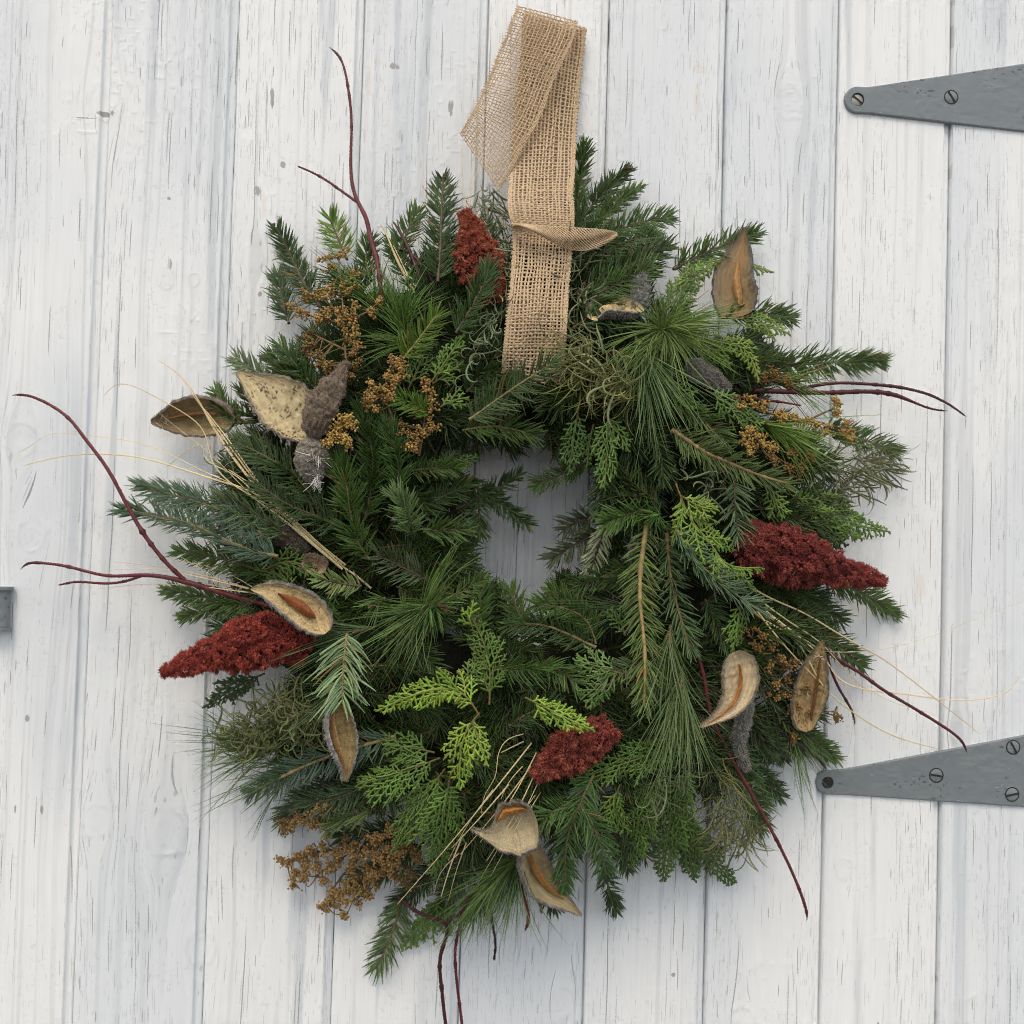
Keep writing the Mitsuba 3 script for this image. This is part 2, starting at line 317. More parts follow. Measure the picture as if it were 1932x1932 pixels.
FIRK = np.array([1.58, 1.36, .80])
def fir(paths, L=33, col=MID, dz=0., stem=BROWN, sr=1.25, flat=.6, roll=0., sp=1.4, ang=(66, 30), w=1.75, bud=False, label=None, name='fir_sprig', up=0.1):
    ms, st = [], []
    L = L * KU * 1.07
    for p in (paths if isinstance(paths[0], list) else [paths]):
        P = path3(p, dz, 48)
        t = nrm(np.gradient(P, axis=0))
        up_ = nrm(VIEW - (t @ VIEW)[:, None] * t); sd = np.cross(t, up_)
        cr, sr_ = math.cos(roll), math.sin(roll)
        up2, sd2 = up_ * cr + sd * sr_, sd * cr - up_ * sr_
        ln = np.linalg.norm(np.diff(P, axis=0), axis=1).sum()
        m = int(ln / (sp * .001) * 2)
        s = np.sort(rng.uniform(.03, 1, m)); f = s * 47; i = np.minimum(f.astype(int), 46); fr = (f - i)[:, None]
        lerp = lambda A: A[i] * (1 - fr) + A[i + 1] * fr
        B, T, Uu, S = lerp(P), nrm(lerp(t)), nrm(lerp(up2)), nrm(lerp(sd2))
        phi = np.where(np.arange(m) % 2, 1, -1) * np.radians(np.clip(rng.normal(78 * flat + 48 * (1 - flat), 14 * flat + 34 * (1 - flat), m), -20, 128))
        a = np.radians(ang[0] + (ang[1] - ang[0]) * s ** 3 + rng.normal(0, 10, m))
        rad = np.cos(phi)[:, None] * Uu + np.sin(phi)[:, None] * S
        D = nrm(np.cos(a)[:, None] * T + np.sin(a)[:, None] * rad)
        ll = L * (1 - .42 * np.clip((s - .78) / .22, 0, 1) ** 1.5) * (.72 + .28 * np.clip(s / .15, 0, 1)) * rng.uniform(.68, 1.12, m)
        bend = T * .22 + Uu * up + rng.normal(0, .10, (m, 3))
        q = np.array([0, .3, .68, 1.0])
        PP = B[:, None] + D[:, None] * (ll[:, None] * q)[..., None] + bend[:, None] * (ll[:, None] * q ** 2)[..., None]
        NN = nrm(Uu + .5 * rng.normal(0, .35, (m, 3)) + .25 * rad)
        W = (w * .0005 * rng.uniform(.85, 1.15, m))[:, None] * np.array([.6, 1, .95, .22])
        V, F = sweep(PP, NN, W, W * .42, TRI)
        c = colr(np.array(col) * FIRK, m, .36, .12) * (1 + .35 * np.clip((s - .85) / .15, 0, 1))[:, None]
        dead = rng.random(m) < .010; c[dead] = colr((.20, .12, .04), dead.sum(), .3)
        ms.append((V, F, np.repeat(np.clip(c, 0, .9), 12, 0)))
        rr = sr * .001 * (1.15 - .5 * np.linspace(0, 1, 48)) * (1 + .16 * rng.normal(size=48)); rr[-1] *= .3
        V, F = tube(P, rr, 6)
        st.append((V, F, np.repeat(colr(stem, 48, .28), 6, 0)))
        if bud:
            e = P[-1] + t[-1] * .001
            nb = 5; C = e + rng.normal(0, .0016, (nb, 3)); bm = beads(C, rng.uniform(.0014, .0024, nb), colr((.13, .075, .045), nb, .3), 1)
            st.append(bm)
    k = number(f'{wreath}__{name}')
    if label: labels[k] = {'label': label}
    V, F, C = join(st); scene[k] = mikit.ply((V, F), 'bark_mat', smooth=True, color=C)
    V, F, C = join(ms); part(k, 'needles', (V, F), 'needle_mat', True, kind='stuff', color=C)

def pine(base, angles, n=60, L=120, el=(12, 18), col=(.085, .150, .060), dz=0.015, stem=None, droop=.12, label=None, w=.95, jit=8):
    """A tuft of long needles in fascicles of five leaving base between two screen angles (degrees, 0 right, 90 up)."""
    b = pt(base[0], base[1], hh(*base) + dz)
    nf = n // 4 + 1
    th0, e0 = rng.uniform(angles[0], angles[1], nf), rng.normal(el[0], el[1], nf)
    mids = (angles[0] + angles[1]) / 2
    back = stem if stem is not None else (math.cos(math.radians(mids + 180)) * 34, -math.sin(math.radians(mids + 180)) * 34)
    f = rng.uniform(0, .8, nf) * (0 if angles[1] - angles[0] > 250 else 1) + rng.uniform(0, .45, nf)
    bb = np.array([pt(base[0] + back[0] * a, base[1] + back[1] * a, hh(*base) + dz - .012 * a) for a in f])
    th = np.radians(np.repeat(th0, 4) + rng.normal(0, jit, nf * 4)); e = np.radians(np.repeat(e0, 4) + rng.normal(0, jit, nf * 4))
    m = len(th); D = np.stack([np.cos(th) * np.cos(e), -np.sin(e), np.sin(th) * np.cos(e)], 1)
    ll = np.repeat(L * KU * rng.uniform(.55, 1.12, nf), 4) * rng.uniform(.85, 1.05, m) * np.where(rng.random(m) < .06, .5, 1)
    q = np.linspace(0, 1, 6)
    bend = np.array([0, 0, -1.]) * droop + np.repeat(rng.normal(0, .17, (nf, 3)), 4, 0) + rng.normal(0, .07, (m, 3))
    PP = np.repeat(bb, 4, 0)[:, None] + rng.normal(0, .0004, (m, 1, 3)) + D[:, None] * (ll[:, None] * q)[..., None] + bend[:, None] * (ll[:, None] * q ** 2)[..., None]
    hgt = -PP[:, :, 1]; PP[:, :, 1] -= np.maximum(0, .006 - hgt)
    W = np.full((m, 1), w * .0005) * np.array([.8, 1, 1, .95, .8, .2])
    V, F = sweep(PP, nrm(np.cross(D, rng.normal(size=(m, 3)))), W, W * .8, TRI)
    c = colr(np.array(col) * [1.32, 1.2, .80], m, .28, .1)
    k = number(f'{wreath}__pine_tuft')
    if label: labels[k] = {'label': label}
    p0 = pt(base[0] + back[0], base[1] + back[1], hh(*base) + dz - .014); P = np.linspace(p0, b + nrm((b - p0)[None])[0] * .002, 14)
    rr = np.linspace(.0017, .0012, 14) * (1 + .15 * rng.normal(size=14)); rr[-1] *= .35
    v2, f2 = tube(P, rr, 6); scene[k] = mikit.ply((v2, f2), 'bark_mat', smooth=True, color=np.repeat(colr((.12, .075, .04), 14, .3), 6, 0))
    part(k, 'needles', (V, F), 'needle_mat', True, kind='stuff', color=np.repeat(c, 18, 0))

def cedar(p, Ls=62, col=(.060, .120, .036), dz=.012, tilt=(0, 0), sp=7.0, w=2.4, label=None, one=0, sub=20, stem=(.12, .07, .03), curl=0., ang=46):
    """A flat spray: axis p, alternate branchlets up to Ls units long with their own scale-leaved twigs."""
    P = path3(p, dz, 44); t = nrm(np.gradient(P, axis=0))
    Nn = nrm((VIEW + np.array([tilt[0], 0, tilt[1]]) + rng.normal(0, .22, 3) * [1, 0, 1])[None])[0]
    ln = np.linalg.norm(np.diff(P, axis=0), axis=1).sum()
    m = int(ln / (sp * KU)); ms = []
    def scal(n, s): return np.where(np.arange(s) % 2, 1.0, .62)[None] * np.r_[np.ones(s - 1), .3][None] * rng.uniform(.85, 1.1, (n, s))
    def strand(B, D, bend, ll, Nv, s, ww, c):
        q = np.linspace(0, 1, s)
        PP = B[:, None] + D[:, None] * (ll[:, None] * q)[..., None] + bend[:, None] * (ll[:, None] * q ** 2)[..., None]
        W = ww * .0005 * scal(len(B), s)
        V, F = sweep(PP, Nv, W, W * .42, DIA)
        return PP, (V, F, np.repeat(c, s * 4, 0))
    s = np.linspace(.12, .985, m); i = (s * 43).astype(int); sgn = np.where(np.arange(m) % 2, 1, -1)
    if one: sgn = np.where(rng.random(m) < .85, one, -one)
    T = t[i]; S = np.cross(T, Nn) * sgn[:, None]
    env = np.clip(np.minimum((s + .25) / .5, (1.08 - s) / .72), .08, 1)
    a = np.radians(ang + rng.normal(0, 6, m)); D = nrm(np.cos(a)[:, None] * T + np.sin(a)[:, None] * S + rng.normal(0, .09, (m, 1)) * Nn)
    ll = Ls * KU * env * rng.uniform(.75, 1.1, m)
    bend = T * .30 + rng.normal(0, .08, (m, 3)) - Nn * (curl + .12 + rng.normal(0, .14, (m, 1))) + np.array([0, 0, -.10])
    col = np.array(col) * [1.22, 1.12, .80]; c1 = colr(col, m, .2, .08)
    PP, me = strand(P[i], D, bend, ll, np.tile(Nn, (m, 1)), 16, w, c1); ms.append(me)
    B2, D2, L2, C2 = [], [], [], []
    for j in range(m):
        n2 = int(ll[j] / (5.4 * KU))
        tt = nrm(np.gradient(PP[j], axis=0))
        for q in range(n2):
            u = (q + 1.2) / (n2 + 1.2); g = int(u * 15); sd = (1 if q % 2 else -1)
            B2.append(PP[j, g]); ss = np.cross(tt[g], Nn) * sd; a2 = math.radians(44 + rng.normal(0, 7))
            D2.append(math.cos(a2) * tt[g] + math.sin(a2) * ss + rng.normal(0, .10) * Nn); L2.append(min(sub * KU * (1.08 - u * .85), ll[j] * .6) * rng.uniform(.7, 1.2)); C2.append(c1[j] * rng.uniform(.9, 1.3))
    if B2:
        B2, D2, L2, C2 = np.array(B2), nrm(np.array(D2)), np.array(L2), np.array(C2)
        _, me = strand(B2, D2, D2 * .0 + rng.normal(0, .05, D2.shape), L2, np.tile(Nn, (len(B2), 1)) + rng.normal(0, .15, D2.shape), 7, w, C2); ms.append(me)
    q = np.linspace(0, 1, 44); W = (w * .0005 * (np.where(np.arange(44) % 2, 1, .7)))[None]
    V, F = sweep(P[None], np.tile(Nn, (1, 1)), W * np.r_[np.ones(43), .2], W * .6, DIA)
    cc = np.asarray(stem)[None] * (1 - q[:, None] ** .6) + np.asarray(col)[None] * q[:, None] ** .6
    k = number(f'{wreath}__cedar_spray')
    if label: labels[k] = {'label': label}
    scene[k] = mikit.ply((V, F), 'bark_mat', smooth=True, color=np.repeat(cc, 4, 0))
    V, F, C = join(ms); part(k, 'scale_leaves', (V, F), 'needle_mat', True, kind='stuff', color=np.clip(C, 0, .9))

def curls(p, rx, ry, n, L=(34, 70), col=(.19, .205, .115), dz=.02, w=2.0, main=None, wild=1.0, label=None, deep=.02):
    """A clump of narrow curling dried leaves scattered round the points p."""
    p = np.array(p, float); i = rng.integers(0, len(p), n)
    b = p[i] + np.clip(rng.normal(0, .5, (n, 2)), -1.2, 1.2) * [rx, ry]
    B = pt(b[:, 0], b[:, 1], np.maximum(hh(b[:, 0], b[:, 1]) + dz + rng.uniform(-deep, .006, n), .01))
    th = rng.uniform(0, 2 * np.pi, n) if main is None else np.radians(main) + rng.normal(0, .75, n)
    ll = rng.uniform(*L, n) * KU; s = 14; q = np.linspace(0, 1, s)
    k1, k2 = rng.normal(0, 1.7 * wild, n), rng.normal(0, 2.2 * wild, n)
    A = th[:, None] + k1[:, None] * q + k2[:, None] * q ** 3
    E = np.radians(rng.normal(6, 16, n))[:, None] + rng.normal(0, .9, n)[:, None] * q
    D = np.stack([np.cos(A) * np.cos(E), -np.sin(E), np.sin(A) * np.cos(E)], -1)
    PP = B[:, None] + np.cumsum(D, 1) * (ll / s)[:, None, None]
    PP[:, :, 1] = np.minimum(PP[:, :, 1], -.005)
    NN = nrm(np.cross(D, np.stack([np.cos(A + 1.4), -.9 + 0 * A, np.sin(A + 1.4)], -1)) + rng.normal(0, .3, (n, 1, 3)))
    W = (w * .0005 * rng.uniform(.6, 1.25, n))[:, None] * (np.sin(np.pi * np.clip(q * .93 + .05, 0, 1)) ** .6)[None]
    V, F = sweep(PP, NN, W, W * .22 + .00008, DIA)
    k = number(f'{wreath}__curly_leaf_clump')
    labels[k] = {'kind': 'stuff', **({'label': label} if label else {})}
    scene[k] = mikit.ply((V, F), 'matte_mat', smooth=True, color=np.repeat(colr(np.array(col) * [.80, .82, .66], n, .34, .1), s * 4, 0))

# the ring that carries everything: twisted vine
vine = []
for j in range(5):
    a = np.linspace(0, 2 * np.pi, 140); ph = j * 1.257
    rad = 392 + 26 * np.cos(a * 7 + ph) + 6 * np.sin(a * 3 + j); P = pt(CX + rad * np.cos(a), CY + rad * np.sin(a), .030 + .012 * np.sin(a * 7 + ph))
    V, F = tube(P, np.full(140, .0062), 7); vine.append((V, F, np.repeat(colr((.06, .04, .025), 140, .3), 7, 0)))
V, F, C = join(vine); part(wreath, 'vine_ring', (V, F), 'bark_mat', True, color=C)
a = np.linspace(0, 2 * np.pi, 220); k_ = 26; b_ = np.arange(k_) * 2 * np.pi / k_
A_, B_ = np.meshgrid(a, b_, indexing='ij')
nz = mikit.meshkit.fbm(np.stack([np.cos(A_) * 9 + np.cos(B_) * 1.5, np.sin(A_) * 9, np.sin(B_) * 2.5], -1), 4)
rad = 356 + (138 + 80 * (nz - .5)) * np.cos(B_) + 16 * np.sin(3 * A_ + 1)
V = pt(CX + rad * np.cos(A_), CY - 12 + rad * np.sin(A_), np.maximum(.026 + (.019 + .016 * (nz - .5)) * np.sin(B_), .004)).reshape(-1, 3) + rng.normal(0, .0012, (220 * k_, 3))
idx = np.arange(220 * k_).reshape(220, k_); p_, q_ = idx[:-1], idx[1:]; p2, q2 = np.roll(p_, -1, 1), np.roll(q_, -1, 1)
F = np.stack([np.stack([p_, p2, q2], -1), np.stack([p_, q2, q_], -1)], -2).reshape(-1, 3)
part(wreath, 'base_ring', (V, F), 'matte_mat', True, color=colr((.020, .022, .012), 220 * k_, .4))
# ---- fill: the under-layer of forked boughs round the ring
def fork(x, y, d, ln, bend=0., k=2):
    ex, ey = x + ln * math.cos(d), y + ln * math.sin(d); bx, by = -math.sin(d) * bend, math.cos(d) * bend
    main = [(x, y), ((x + ex) / 2 + bx, (y + ey) / 2 + by, 5), (ex, ey, -4)]; out = [main]
    for j in range(k):
        f = .22 + .28 * j + rng.uniform(-.05, .05); sg = 1 if j % 2 else -1; dd = d + sg * rng.uniform(.55, .85); l2 = ln * (1 - f) * rng.uniform(.7, .95)
        sx, sy = x + ln * f * math.cos(d) + bx * f, y + ln * f * math.sin(d) + by * f
        out.append([(sx, sy, 2), (sx + l2 * .5 * math.cos(dd - sg * .1), sy + l2 * .5 * math.sin(dd - sg * .1), 4), (sx + l2 * math.cos(dd - sg * .25), sy + l2 * math.sin(dd - sg * .25), -3)])
    return out
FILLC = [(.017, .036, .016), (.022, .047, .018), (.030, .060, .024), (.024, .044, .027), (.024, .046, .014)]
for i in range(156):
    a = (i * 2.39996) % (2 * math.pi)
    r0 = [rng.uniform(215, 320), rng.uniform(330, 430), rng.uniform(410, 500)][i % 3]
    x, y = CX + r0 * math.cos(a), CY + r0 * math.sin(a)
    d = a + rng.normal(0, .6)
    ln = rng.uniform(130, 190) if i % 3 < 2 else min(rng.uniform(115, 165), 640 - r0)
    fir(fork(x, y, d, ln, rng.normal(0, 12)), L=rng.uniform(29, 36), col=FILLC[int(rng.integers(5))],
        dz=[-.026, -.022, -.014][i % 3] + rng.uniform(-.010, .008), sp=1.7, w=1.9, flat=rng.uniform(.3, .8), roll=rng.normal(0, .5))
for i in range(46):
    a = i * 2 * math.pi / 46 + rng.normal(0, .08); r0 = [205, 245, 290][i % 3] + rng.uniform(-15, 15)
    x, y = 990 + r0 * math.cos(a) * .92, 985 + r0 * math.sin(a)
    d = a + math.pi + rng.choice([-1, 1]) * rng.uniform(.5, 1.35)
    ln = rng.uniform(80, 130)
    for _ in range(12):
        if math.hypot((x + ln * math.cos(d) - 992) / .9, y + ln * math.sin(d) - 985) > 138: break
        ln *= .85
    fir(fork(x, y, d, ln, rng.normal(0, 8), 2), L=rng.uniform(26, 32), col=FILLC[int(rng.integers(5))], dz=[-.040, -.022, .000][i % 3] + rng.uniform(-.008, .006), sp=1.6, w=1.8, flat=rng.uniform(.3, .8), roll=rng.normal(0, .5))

# ---- fir boughs one can make out, clockwise from the ribbon
Fs = [
 ([(1088, 415), (1092, 350), (1103, 272)], dict(L=27, col=MID, dz=0, flat=.3)),
 ([(1080, 440), (1130, 372), (1184, 321)], dict(L=28, col=DARK, dz=.004, flat=.35, bud=True)),
 ([(1100, 450), (1150, 395), (1203, 356)], dict(L=27, col=MID, dz=0, flat=.3)),
 ([(1120, 462), (1190, 425), (1264, 409)], dict(L=32, col=(.055, .105, .055), dz=0)),
 ([(1130, 480), (1185, 455), (1240, 446)], dict(L=30, col=(.05, .10, .05), dz=-.004)),
 ([(1105, 545), (1190, 500), (1262, 463)], dict(L=34, col=DARK, dz=.004)),
 ([(1110, 560), (1170, 535), (1230, 505)], dict(L=36, col=MID, dz=.006)),
 ([(1270, 508), (1340, 474), (1425, 441)], dict(L=34, col=MID, dz=0, sr=1.7, sp=1.5)),
 ([(1370, 596), (1430, 590), (1495, 601)], dict(L=30, col=MID, dz=0, bud=True)),
 ([(1385, 688), (1470, 687), (1570, 684), (1662, 680)], dict(L=36, col=MID, dz=-.006, roll=.5, sr=1.6, bud=True)),
 ([(1555, 806), (1625, 828), (1690, 853)], dict(L=30, col=MID, dz=-.006)),
 ([(1267, 811), (1290, 826), (1327, 851), (1376, 873), (1431, 896), (1486, 912)], dict(L=34, col=(.05, .085, .04), dz=.016, sr=2.2, stem=TAN, sp=1.5, flat=.8)),
 ([(1265, 750), (1327, 793), (1374, 835)], dict(L=30, col=MID, dz=.012)),
 ([(1385, 905), (1387, 960), (1392, 1015)], dict(L=36, col=BLUE, dz=.014)),
 ([(1545, 1090), (1610, 1112), (1688, 1157)], dict(L=30, col=MID, dz=-.02, sr=1.5)),
 ([(1490, 1110), (1540, 1140), (1590, 1172)], dict(L=30, col=DARK, dz=-.015)),
 ([(1530, 1165), (1575, 1210), (1628, 1258)], dict(L=30, col=MID, dz=-.015)),
 ([(1470, 1350), (1520, 1385), (1575, 1428)], dict(L=30, col=MID, dz=-.012)),
 ([(1272, 990), (1297, 1035), (1322, 1067), (1364, 1104), (1401, 1131), (1436, 1151)], dict(L=32, col=(.050, .096, .082), dz=.022, stem=(.22, .17, .06), sr=1.8, roll=-.55, sp=1.0)),
 ([(1225, 990), (1236, 972, 12), (1246, 970, 26)], dict(L=36, col=(.050, .11, .05), dz=.012, flat=.1, ang=(80, 60), sp=.55)),
 ([(1215, 964), (1180, 972, 6), (1146, 984, 10)], dict(L=34, col=(.052, .11, .048), dz=.014, flat=.35, sp=1.0)),
 ([(1145, 985, 10), (1128, 1035), (1112, 1085, -14)], dict(L=24, col=(.18, .24, .23), dz=.004, flat=.9)),
 ([(1222, 985), (1213, 1040), (1208, 1134), (1215, 1208), (1215, 1333)], dict(L=37, col=(.060, .105, .045), dz=.026, stem=(.33, .24, .10), sr=2.4, sp=1.8, flat=.75, roll=.25)),
 ([(1258, 1005), (1267, 1097), (1282, 1159), (1303, 1225)], dict(L=33, col=(.045, .085, .055), dz=.008, stem=(.20, .14, .06), sr=1.7)),
 ([(1130, 1005), (1080, 1030), (1040, 1056)], dict(L=30, col=(.040, .060, .052), dz=-.012, flat=.7)),
 ([(1125, 975), (1090, 985), (1062, 1000)], dict(L=28, col=(.032, .052, .044), dz=-.016)),
 ([(1110, 870), (1060, 893), (1010, 917)], dict(L=27, col=(.032, .066, .026), dz=-.006)),
 ([(1148, 850), (1143, 910), (1132, 965)], dict(L=33, col=DARK, dz=.004)),
 ([(1110, 1085), (1075, 1110), (1120, 1140)], dict(L=26, col=DARK, dz=-.012)),
 ([(1180, 1100), (1140, 1090), (1095, 1105)], dict(L=30, col=DARK, dz=-.008)),
 ([(1130, 1175), (1085, 1150), (1038, 1112)], dict(L=28, col=MID, dz=-.006)),
 ([(1000, 1195), (975, 1150), (962, 1112)], dict(L=28, col=MID, dz=-.004)),
 ([(900, 1190), (905, 1150), (908, 1112)], dict(L=27, col=(.05, .10, .045), dz=-.004)),
 ([(1124, 1215), (1106, 1171), (1062, 1147), (1010, 1140)], dict(L=32, col=MID, dz=.004, stem=(.13, .10, .045))),
 ([(1124, 1222), (1075, 1198), (1015, 1178), (960, 1180)], dict(L=30, col=DARK, dz=.008, stem=(.15, .11, .05), sr=1.5)),
 ([(872, 812), (935, 805), (1008, 822)], dict(L=32, col=MID, dz=.002, stem=(.16, .15, .06))),
 ([(885, 792), (955, 742, 6), (1000, 712, 14), (1040, 686, 20)], dict(L=36, col=(.048, .085, .052), dz=.032, stem=(.20, .17, .075), sp=1.5, flat=.9)),
 ([(850, 700), (905, 640), (930, 580)], dict(L=34, col=DARK, dz=-.004)),
 ([(880, 740), (915, 700), (948, 650)], dict(L=34, col=DARK, dz=.0)),
 ([(860, 960), (915, 935), (982, 892)], dict(L=24, col=DARK, dz=-.02)),
 ([(870, 900), (930, 940), (998, 990)], dict(L=24, col=DARK, dz=-.02)),
 ([(905, 925), (904, 965), (908, 1010)], dict(L=26, col=DARK, dz=-.018)),
 ([(774, 888), (820, 884), (868, 880)], dict(L=24, col=(.035, .075, .024), dz=.004)),
 ([(798, 1004), (840, 1000), (886, 998)], dict(L=30, col=(.04, .085, .035), dz=-.002)),
 ([(780, 970), (830, 940), (880, 915)], dict(L=30, col=DARK, dz=-.008)),
 ([(850, 1075), (872, 1065), (896, 1062)], dict(L=26, col=DARK, dz=-.02)),
 ([(823, 1156), (870, 1118), (916, 1090)], dict(L=20, col=MID, dz=-.004)),
 ([(778, 1008), (767, 965, 8), (749, 930, 4)], dict(L=32, col=(.085, .150, .095), dz=.016, flat=.25, sp=.7)),
 ([(754, 925), (749, 870), (737, 821), (727, 796, -6)], dict(L=30, col=(.040, .090, .040), dz=.016, flat=.3, sp=.9)),
 ([(687, 982), (702, 908), (699, 833), (680, 772, -6)], dict(L=34, col=(.032, .072, .030), dz=.010, flat=.35, sp=.9)),
 ([(697, 1056), (674, 1019), (662, 970), (652, 908), (638, 860, -5)], dict(L=36, col=(.040, .085, .032), dz=.022, flat=.35, stem=(.12, .095, .045), sp=1.0)),
 ([(720, 930), (712, 880), (705, 820)], dict(L=32, col=DARK, dz=.004, flat=.3)),
 ([(600, 960), (563, 905), (513, 868), (442, 832)], dict(L=36, col=(.035, .066, .040), dz=.010, roll=.3, stem=(.10, .08, .03))),
 ([(655, 1000), (600, 975), (540, 950), (480, 905)], dict(L=36, col=(.034, .064, .042), dz=.010, roll=.3)),
 ([(510, 1022), (459, 981), (384, 950), (340, 937), (264, 916)], dict(L=36, col=(.060, .108, .112), dz=.012, stem=(.19, .155, .06), sr=1.7, roll=-.2, bud=True)),
 ([(525, 1050), (476, 1039), (374, 995), (306, 974), (230, 963)], dict(L=34, col=(.044, .084, .088), dz=.020, stem=(.15, .12, .05), sr=1.7, roll=.5, bud=True)),
 ([(540, 1010), (470, 965), (410, 937)], dict(L=32, col=BLUE, dz=.014, roll=-.3)),
 ([(500, 1080), (420, 1055), (335, 1040)], dict(L=30, col=(.04, .085, .030), dz=-.006)),
 ([(480, 1150), (400, 1130), (312, 1113)], dict(L=28, col=MID, dz=-.012, bud=True)),
 ([(470, 1135), (408, 1148), (343, 1162)], dict(L=24, col=MID, dz=-.014, bud=True)),
 ([(510, 722), (478, 700), (445, 676)], dict(L=30, col=(.085, .135, .115), dz=-.01)),
 ([(455, 800), (425, 768), (408, 738)], dict(L=26, col=MID, dz=-.008)),
 ([(600, 740), (560, 690), (529, 652)], dict(L=30, col=(.034, .075, .036), dz=.0, flat=.3)),
 ([(600, 780), (560, 760), (512, 728)], dict(L=32, col=MID, dz=-.006)),
 ([(545, 610), (531, 555), (524, 516)], dict(L=30, col=BLUE, dz=-.012)),
 ([(605, 580), (566, 520), (543, 471), (521, 430)], dict(L=30, col=DARK, dz=-.004, sr=1.6, bud=True, flat=.8)),
 ([(655, 490), (638, 451), (622, 412)], dict(L=34, col=(.085, .165, .050), dz=0, flat=1., sp=1.7)),
 ([(700, 530), (690, 490), (700, 450)], dict(L=26, col=MID, dz=-.006)),
 ([(826, 532), (831, 460), (833, 408), (836, 336)], dict(L=37, col=DARK, dz=.002, sr=1.7, flat=.9, sp=1.5, bud=True)),
 ([(748, 490), (765, 445), (786, 400)], dict(L=30, col=(.05, .09, .045), dz=-.008)),
 ([(760, 520), (745, 470), (737, 452)], dict(L=26, col=DARK, dz=-.006)),
 ([(860, 628), (896, 568), (925, 507)], dict(L=32, col=(.032, .070, .034), dz=.026, flat=.4)),
 ([(758, 680), (790, 640), (822, 596)], dict(L=34, col=(.060, .120, .030), dz=.018, stem=(.20, .19, .05), flat=.8)),
 ([(812, 780), (785, 764), (747, 750)], dict(L=27, col=(.075, .150, .042), dz=.020, flat=.4, sp=1.0)),
 ([(720, 850), (730, 800), (722, 770)], dict(L=30, col=DARK, dz=.0)),
 ([(682, 1106), (640, 1100), (598, 1091)], dict(L=24, col=(.105, .160, .095), dz=.018, flat=.9)),
 ([(800, 1092), (750, 1066), (709, 1046)], dict(L=32, col=(.055, .085, .072), dz=.004, flat=.7)),
 ([(655, 1194), (648, 1258), (646, 1322)], dict(L=50, col=PALE, dz=.040, stem=(.28, .19, .085), flat=1., sp=2.0, w=2.0, ang=(60, 38), label='pale green fir sprig hanging flat, its underside to the front')),
 ([(746, 1390), (634, 1422), (560, 1452), (505, 1479), (470, 1497)], dict(L=37, col=(.050, .092, .098), dz=.010, stem=(.33, .25, .10), sr=2.0, sp=1.7, flat=.85)),
 ([(672, 1258), (758, 1261), (828, 1280)], dict(L=36, col=DARK, dz=.014, stem=(.13, .10, .045), roll=.9)),
 ([(690, 1308), (760, 1320), (820, 1340)], dict(L=36, col=DARK, dz=.006, roll=.8)),
 ([(684, 1484), (622, 1509), (568, 1513)], dict(L=32, col=(.042, .075, .055), dz=-.002, stem=(.14, .11, .05))),
 ([(710, 1525), (672, 1536), (618, 1556)], dict(L=30, col=(.055, .10, .045), dz=.004, roll=.5)),
 ([(757, 1690), (745, 1745), (709, 1828)], dict(L=34, col=(.050, .092, .052), dz=-.01, stem=(.14, .09, .04), sp=1.6, flat=.9)),
 ([(1120, 1462), (1105, 1492), (1093, 1520), (1075, 1565), (1066, 1676)], dict(L=33, col=(.040, .092, .040), dz=.016, stem=(.17, .13, .06), flat=.9)),
 ([(1093, 1520), (1045, 1530), (1014, 1560)], dict(L=30, col=(.04, .09, .036), dz=.014, flat=.9, roll=.3)),
 ([(1097, 1525), (1122, 1565), (1142, 1645)], dict(L=33, col=(.040, .095, .042), dz=.020, stem=(.15, .12, .05), flat=.9)),
 ([(1125, 1540), (1165, 1580), (1185, 1640)], dict(L=30, col=DARK, dz=.004, flat=.9)),
 ([(1135, 1630), (1150, 1680), (1162, 1718)], dict(L=24, col=DARK, dz=-.006)),
 ([(1010, 1650), (1030, 1685), (1050, 1715)], dict(L=24, col=DARK, dz=-.006)),
 ([(1370, 1390), (1405, 1460), (1440, 1565)], dict(L=36, col=(.038, .085, .040), dz=-.006, flat=.9, sr=1.6)),
 ([(1205, 1250), (1170, 1265), (1138, 1280)], dict(L=28, col=(.07, .115, .08), dz=.016)),
 ([(1020, 1250), (1060, 1268), (1090, 1290)], dict(L=30, col=MID, dz=.010)),
 ([(930, 1260), (985, 1262), (1040, 1262)], dict(L=34, col=(.04, .088, .036), dz=.014, roll=.5)),
 ([(960, 1370), (1000, 1345), (1050, 1330)], dict(L=30, col=DARK, dz=.010)),
 ([(760, 1210), (800, 1240), (840, 1290)], dict(L=32, col=DARK, dz=.010)),
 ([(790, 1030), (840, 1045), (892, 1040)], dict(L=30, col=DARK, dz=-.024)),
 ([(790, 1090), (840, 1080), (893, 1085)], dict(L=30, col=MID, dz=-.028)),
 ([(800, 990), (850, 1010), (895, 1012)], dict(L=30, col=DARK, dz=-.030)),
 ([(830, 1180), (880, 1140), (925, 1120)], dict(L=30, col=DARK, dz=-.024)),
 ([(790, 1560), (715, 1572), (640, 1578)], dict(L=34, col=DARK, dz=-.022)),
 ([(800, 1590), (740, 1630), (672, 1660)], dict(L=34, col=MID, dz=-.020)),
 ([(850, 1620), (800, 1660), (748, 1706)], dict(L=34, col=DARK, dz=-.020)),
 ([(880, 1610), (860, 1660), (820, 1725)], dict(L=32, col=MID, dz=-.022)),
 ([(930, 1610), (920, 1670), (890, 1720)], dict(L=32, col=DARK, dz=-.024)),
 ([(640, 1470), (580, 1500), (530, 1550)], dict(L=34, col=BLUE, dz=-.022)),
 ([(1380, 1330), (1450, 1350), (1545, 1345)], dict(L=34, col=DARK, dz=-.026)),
 ([(1390, 1370), (1460, 1400), (1545, 1405)], dict(L=34, col=MID, dz=-.022)),
